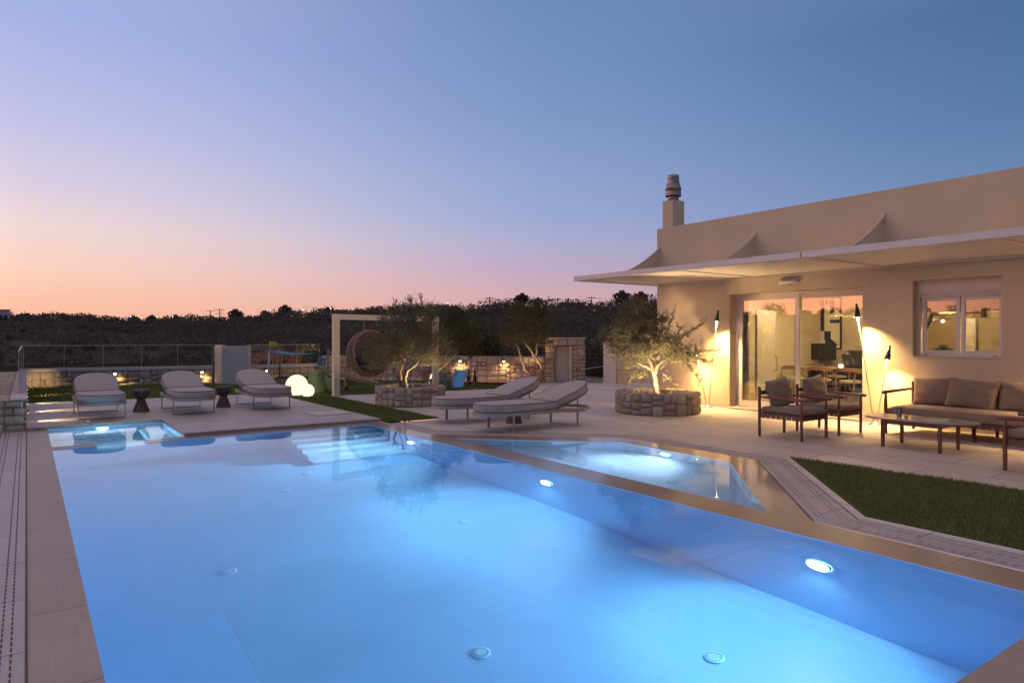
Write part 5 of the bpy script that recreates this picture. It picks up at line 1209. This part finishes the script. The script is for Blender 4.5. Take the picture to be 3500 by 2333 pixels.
# coffee table
t = thing('coffee_table', 'oval coffee table with wooden legs before the sofa', 'coffee table', (9.86, 4.33, 0))
b = MB(); poly = [(.36*math.copysign(abs(math.cos(a))**.8, math.cos(a)), .70*math.copysign(abs(math.sin(a))**.85, math.sin(a))) for a in [2*PI*k/48 for k in range(48)]]; b.prism(poly, .385, .40); obj('top', b, M['tabletop'], t)
b = MB(); b.prism([(x*1.004, y*1.002) for x, y in poly], .378, .3845); obj('edge_band', b, M['darkwood'], t)
for sx_ in (-1, 1):
    for sy_ in (-1, 1): b = MB(); post(b, sx_*.27, sy_*.36, 0, .378, .026, False); obj('leg', b, M['teak'], t)
b = MB()
for sx_ in (-1, 1): b.bar((sx_*.27, -.36, .345), (sx_*.27, .36, .345), .022, .05)
for sy_ in (-1, 1): b.bar((-.27, sy_*.36, .345), (.27, sy_*.36, .345), .022, .05)
obj('apron', b, M['teak'], t)
t = thing('drinking_glass', 'tall glass of pale yellow drink on the coffee table', 'glass', (9.80, 4.57, .401))
b = MB(); b.lathe([(.028, 0), (.034, .125), (.0325, .125), (.0265, .006), (.001, .006)], n=24, cap=False); obj('tumbler', b, M['cupglass'], t)
b = MB(); b.lathe([(.0255, .008), (.031, .095), (.001, .095)], n=24); obj('drink', b, M['juice'], t)
b = MB(); b.ell((0,0,.026), (.034, .028, .027), 18, 12); o = obj('lemon', b, M['lemon']); o.location = (9.79, 4.475, .4); set_tags(o, 'lemon lying beside the drinking glass', 'lemon')
t = thing('book', 'thin yellow-green magazine lying on the right end of the coffee table', 'book', (9.84, 4.10, .4005), R(8))
b = MB(); b.box(-.10, -.14, 0.002, .10, .14, .014); obj('pages', b, M['plasticw'], t); b = MB(); b.box(-.103, -.143, .0145, .103, .143, .017); b.box(-.103, -.143, 0, .103, .143, .0018); obj('cover', b, M['paper'], t)

# ------------------------------------------------------------------ hanging egg chair and its frame
t = thing('portal_frame', 'tall cream rectangular frame carrying the hanging egg chair', 'frame')
A, B = Vector((6.33, 16.52, 0)), Vector((9.57, 17.25, 0)); d = (B-A).normalized()
for P in (A, B): b = MB(); b.bar(P, P+UP*1.94, .15, .15); obj('post', b, M['cream'], t, bevel=.004)
b = MB(); b.bar(A-d*.075+UP*2.012, B+d*.075+UP*2.012, .15, .14); obj('beam', b, M['cream'], t, bevel=.004)
HP = A+d*.86
t = thing('hanging_chair', 'brown wicker egg chair hanging from the cream frame', 'hanging chair', (HP.x, HP.y, 0), -R(YAW))
b = MB()
for k in range(9):
    z = 1.93-.03*k
    pts = [(.014*math.cos(a)*(1 if k % 2 else .2), .014*math.cos(a)*(.2 if k % 2 else 1), z+.024*math.sin(a)) for a in [2*PI*j/8 for j in range(8)]]; b.tube(pts, .004, 5, close=True)
obj('chain', b, M['steel'], t)
# shell: ellipsoid opened towards the front right; strands only
ec = Vector((.12, .0, 1.08)); er = (.58, .50, .60); fdir = Vector((.72, -.69, .08)).normalized()
def epos(u): return ec+Vector((u.x*er[0], u.y*er[1], u.z*er[2]))
fx = fdir.cross(UP).normalized(); fz = fx.cross(fdir)
def rimv(a, c_=.22):      # unit vectors at polar angle from opening axis
    return fdir*c_+(fx*math.cos(a)+fz*math.sin(a))*math.sqrt(1-c_*c_)
b = MB(); b.tube([epos(rimv(2*PI*k/48)) for k in range(48)], .02, 8, close=True); obj('rim', b, M['wicker'], t)
b = MB()
for j in range(10):
    c_ = .22-1.16*(j+1)/10.5
    b.tube([epos(rimv(2*PI*k/36, c_)) for k in range(36)], .0065, 5, close=True)
for k in range(84):
    a = 2*PI*k/84; pts = []
    for j in range(9):
        c_ = .22-1.19*j/8; tw = .10*j if k % 2 else -.10*j; pts.append(epos(rimv(a+tw, max(c_, -.985))))
    b.tube(pts, .009, 4, caps=False)
obj('wicker_shell', b, M['wicker'], t)
b = MB(); b.tube([epos(rimv(PI/2)), (0, 0, 1.68)], .006, 5); obj('hanger', b, M['steel'], t)
for k, (c_, r_) in enumerate((((.16, -.06, .70), (.36, .33, .10)), ((.0, .16, .92), (.24, .12, .20)), ((-.12, .05, .88), (.16, .2, .18)), ((.3, .2, .92), (.2, .14, .18)))):
    b = MB(); b.ell(c_, r_, 20, 12); obj('cushion', b, M['darkcush'], t)

# ------------------------------------------------------------------ play area
t = thing('sandbox', 'wooden sandbox with sagging blue sail roof on four poles', 'sandbox', (0,0,0))
P = [(5.88, 20.75), (7.42, 20.0), (8.2, 21.3), (6.6, 22.1)]
for i, (x, y) in enumerate(P):
    b = MB(); b.tube([(x-(.03 if i == 0 else 0), y, 0), (x+(.02 if i == 0 else 0), y, 1.12)], .035 if i in (0, ) else .028, 8); obj('pole', b, M['greypole'] if i == 0 else M['playwood'], t)
b = MB(); n = 14; vs = []
for i in range(n+1):
    for k in range(n+1):
        u, v = i/n, k/n; p = Vector((*P[0], 0))*(1-u)*(1-v)+Vector((*P[1], 0))*u*(1-v)+Vector((*P[2], 0))*u*v+Vector((*P[3], 0))*(1-u)*v; vs.append((p.x, p.y, 1.08-.42*u*(1-u)*(1)-.3*v*(1-v)*u))
b.add(vs, [(i*(n+1)+k, (i+1)*(n+1)+k, (i+1)*(n+1)+k+1, i*(n+1)+k+1) for i in range(n) for k in range(n)], True); obj('sail', b, M['canopyblue'], t)
b = MB(); b.bar((5.78, 20.8, 1.09), (6.1, 20.65, 1.09), .06, .04); obj('sail_board', b, M['slideblue'], t)
b = MB()
for a_, c_ in zip(P, P[1:]+P[:1]): b.bar((*a_, .14), (*c_, .14), .04, .24)
obj('side_board', b, M['playwood'], t)
b = MB(); b.prism([(x, y) for x, y in P], .05, .16); obj('sand', b, M['dirt'], t)
t = thing('flag', 'small yellow flag with a dark squiggle above the sandbox pole', 'flag', (5.90, 20.70, 1.12), -R(YAW)-.1)
b = MB(); b.tube([(0,0,0), (0,0,.26)], .012, 6); obj('stick', b, M['yellow'], t)
b = MB(); pts = [(x_/8*.22, .012*math.sin(x_*.9)) for x_ in range(9)]; b.add([(x, y, .11) for x, y in pts]+[(x, y, .25-.02*(x/.2)**3) for x, y in pts], [(k, k+1, 10+k, 9+k) for k in range(8)], True); obj('cloth', b, M['yellow'], t)
b = MB(); b.tube([(.06, -.016, .21), (.10, -.016, .20), (.08, -.016, .15), (.12, -.016, .16), (.15, -.016, .21), (.18, -.016, .19), (.15, -.016, .15), (.12, -.016, .17)], .0055, 5); obj('emblem', b, M['black'], t)
t = thing('play_panel', 'brown play post with a small blue ship wheel', 'play post', (7.05, 19.7, 0), -R(YAW)+1.0)
b = MB(); b.box(-.05, -.05, 0, .05, .05, .72); b.box(.06, -.03, .0, .3, .03, .6); obj('post', b, M['playwood'], t)
b = MB(); b.tube([(.13*math.cos(a), -.09, .76+.13*math.sin(a)) for a in [2*PI*k/20 for k in range(20)]], .02, 7, close=True)
for k in range(4): a = PI*k/4; b.tube([(.16*math.cos(a), -.09, .76+.16*math.sin(a)), (-.16*math.cos(a), -.09, .76-.16*math.sin(a))], .009, 5)
b.tube([(0, -.05, .76), (0, -.1, .76)], .02, 7); obj('wheel', b, M['teal'], t)
# green wavy rocker
t = thing('rocking_toy', 'green plastic ride-on toy with wavy back and fish-shaped body', 'ride-on toy', (6.36, 17.72, .02), -R(YAW)+R(8))
n = 22; pr = [(.035*math.sin(k/n*2*PI*1.05+.6)-.0, .62*k/n) for k in range(n+1)]
b = MB(); q = [(x-.02, z) for x, z in pr]+[(x+.02, z) for x, z in pr[::-1]]
vs = [(-.25+x*1.2, -.16, z) for x, z in pr]+[(.12+x*1.2, -.16, z) for x, z in pr]+[(-.25+x*1.2, -.11, z) for x, z in pr]+[(.12+x*1.2, -.11, z) for x, z in pr]
N = n+1; fs = []
for k in range(n): fs += [(k, N+k, N+k+1, k+1), (2*N+k, 2*N+k+1, 3*N+k+1, 3*N+k), (k, k+1, 2*N+k+1, 2*N+k), (N+k, 3*N+k, 3*N+k+1, N+k+1)]
fs += [(0, 2*N, 3*N, N), (n, N+n, 3*N+n, 2*N+n)]; b.add(vs, fs, True); obj('wavy_back', b, M['green'], t)
body = [(.10, .60), (.16, .56), (.17, .44), (.22, .36), (.30, .38), (.40, .37), (.47, .28), (.48, .16), (.42, .05), (.34, .02), (.28, .06), (.22, .12), (.16, .08), (.12, .0), (.04, .0), (.08, .2)]
b = MB(); n = len(body); vs = [(x, -.10, z) for x, z in body]+[(x, .10, z) for x, z in body]; b.add(vs, [tuple(range(n)), tuple(range(n, 2*n))[::-1]]+[(i, i+n, (i+1) % n+n, (i+1) % n) for i in range(n)]); obj('body', b, M['green'], t, bevel=.008)
b = MB(); b.tube([(.38, -.103, .22), (.38, -.098, .22)], .03, 12); obj('eye', b, M['black'], t)
# seesaw
t = thing('seesaw', 'brown wooden seesaw with green-tipped ends and blue feet', 'seesaw')
Pa, Pb = Vector((6.72, 19.15, .64)), Vector((7.98, 17.62, .17)); dv = (Pb-Pa).normalized()
b = MB(); b.bar(Pa, Pb, .09, .11); obj('plank', b, M['playwood'], t, bevel=.006)
for P_, s_ in ((Pa, 1), (Pb, -1)):
    b = MB(); b.bar(P_+UP*.062+dv*.02*s_, P_+dv*s_*.26+UP*.062, .14, .018); obj('seat', b, M['green'], t)
    c_ = P_+dv*s_*.42+UP*.06; b = MB(); b.tube([c_-dv*.09*s_, c_-dv*.05*s_+UP*.16, c_+UP*.21, c_+dv*.04*s_+UP*.16, c_+dv*.05*s_], .014, 6); obj('handle_arch', b, M['greypole'], t)
    sd = dv.cross(UP).normalized(); b = MB(); b.tube([c_+UP*.19-sd*.11, c_+UP*.19+sd*.11], .017, 7); obj('handlebar', b, M['slideblue'], t)
mid = (Pa+Pb)/2; b = MB(); b.box(mid.x-.05, mid.y-.05, .02, mid.x+.05, mid.y+.05, .34); b.bar((mid.x-.35, mid.y+.15, .05), (mid.x+.35, mid.y-.15, .05), .07, .07); obj('base', b, M['playwood'], t)
for s_ in (-1, 0, 1): b = MB(); b.box(mid.x+.33*s_-.05, mid.y-.15*s_-.05, .015, mid.x+.33*s_+.05, mid.y-.15*s_+.05, .1); obj('foot', b, M['teal'], t, bevel=.008)
# blue tube climbing frame behind the seesaw
t = thing('climbing_frame', 'teal tube frame of crossing bars behind the seesaw', 'climbing frame', tuple(L3(-3.55, 19.6, 0)))
for k, (a, c_) in enumerate((((-.35, .0), (.1, .48)), ((.15, .0), (.1, .48)), ((.55, .0), (.1, .48)), ((.95, .05), (1.45, .5)), ((1.2, .0), (1.45, .5)), ((1.75, .0), (1.45, .5)), ((1.5, .1), (2.0, .5)), ((.5, .05), (.85, .42)))):
    b = MB(); b.tube([L3(a[0], .1*k % .3, a[1]), L3(c_[0], .25, c_[1])], .018, 7); obj('bar', b, M['teal'], t)
# climbing wall
t = thing('climbing_wall', 'slatted wooden climbing wall with orange and teal holds', 'climbing wall', (10.51, 19.80, .0), R(-35))
for k in range(7): b = MB(); zz = .06+.105*k; b.box(0-.02*0, .02*k, zz, 1.0-.035*k+.0, .02*k+.02, zz+.085); obj('plank', b, M['playwood'], t, bevel=.003)
for x in (.08, .85): b = MB(); b.bar((x, .03, 0), (x, .16, .78), .05, .03); obj('frame', b, M['playwood'], t)
for k, (x, z, mt_) in enumerate(((.78, .68, 'orange'), (.30, .24, 'orange'), (.70, .24, 'teal'), (.35, .69, 'teal'), (.6, .46, 'teal'))):
    b = MB(); b.ell((x, .18*z-.02, z), (.055, .035, .04), 12, 8); obj('hold', b, M[mt_], t)
# slide
t = thing('slide', 'light blue plastic slide with dark wooden ladder', 'slide', (10.15, 16.98, .02), R(-40))
n = 14; b = MB(); prof = [(-.17, .055), (-.165, .06), (-.145, .06), (-.135, .0), (.135, .0), (.145, .06), (.165, .06), (.17, .055), (.17, -.02), (-.17, -.02)]
vs = []
for k in range(n+1):
    f_ = k/n; y = .62*f_; z = .03+.47*f_**1.25
    for px_, pz in prof: vs.append((px_, y, z+pz))
m_ = len(prof); fs = [(k*m_+j, k*m_+(j+1) % m_, (k+1)*m_+(j+1) % m_, (k+1)*m_+j) for k in range(n) for j in range(m_)]+[tuple(range(m_)), tuple(n*m_+j for j in range(m_))[::-1]]
b.add(vs, fs, False); obj('chute', b, M['slideblue'], t)
for x in (.22, .40): b = MB(); b.bar((x, .35, 0), (x, .72, .52), .05, .035); b.bar((x, 1.05, 0), (x, .72, .52), .05, .035); obj('frame', b, M['darkwood'], t)
for z in (.16, .33): b = MB(); b.box(.2, .45, z, .42, .6, z+.025); obj('rung', b, M['playwood'], t)
t = thing('hanging_swing', 'flat wooden swing seat hanging beside the climbing wall', 'swing seat', tuple(L3(-2.75, 20.2, 0)))
b = MB(); b.bar(L3(-.3, 0, .56), L3(.28, .05, .52), .16, .022); obj('seat', b, M['playwood'], t)
b = MB(); b.tube([L3(-.25, 0, .57), L3(-.2, 0, .95)], .006, 5); obj('rope', b, M['greypole'], t); b = MB(); b.tube([L3(.22, 0, .54), L3(.2, 0, .95)], .006, 5); obj('rope', b, M['greypole'], t)
# far garden hose-like wire at the yard
b = MB(); b.tube([(15.0, 18.6, .32), (16.4, 19.0, .28), (18.2, 19.2, .42)], .018, 5); set_tags(obj('yard_cable', b, M['greypole']), 'grey cable strung low across the dark yard', 'cable')
sp = [(L3(rnd.uniform(1.6, 5.2), rnd.uniform(25.5, 28.5), 0)) for _ in range(46)]
leaf_cloud([(p.x, p.y, .15, .38, .26, 190, .05) for p in sp], 'yard_hedge', M['scrubn'])['label'] = 'low dark hedge at the edge of the dirt yard'
bpy.context.view_layer.update()
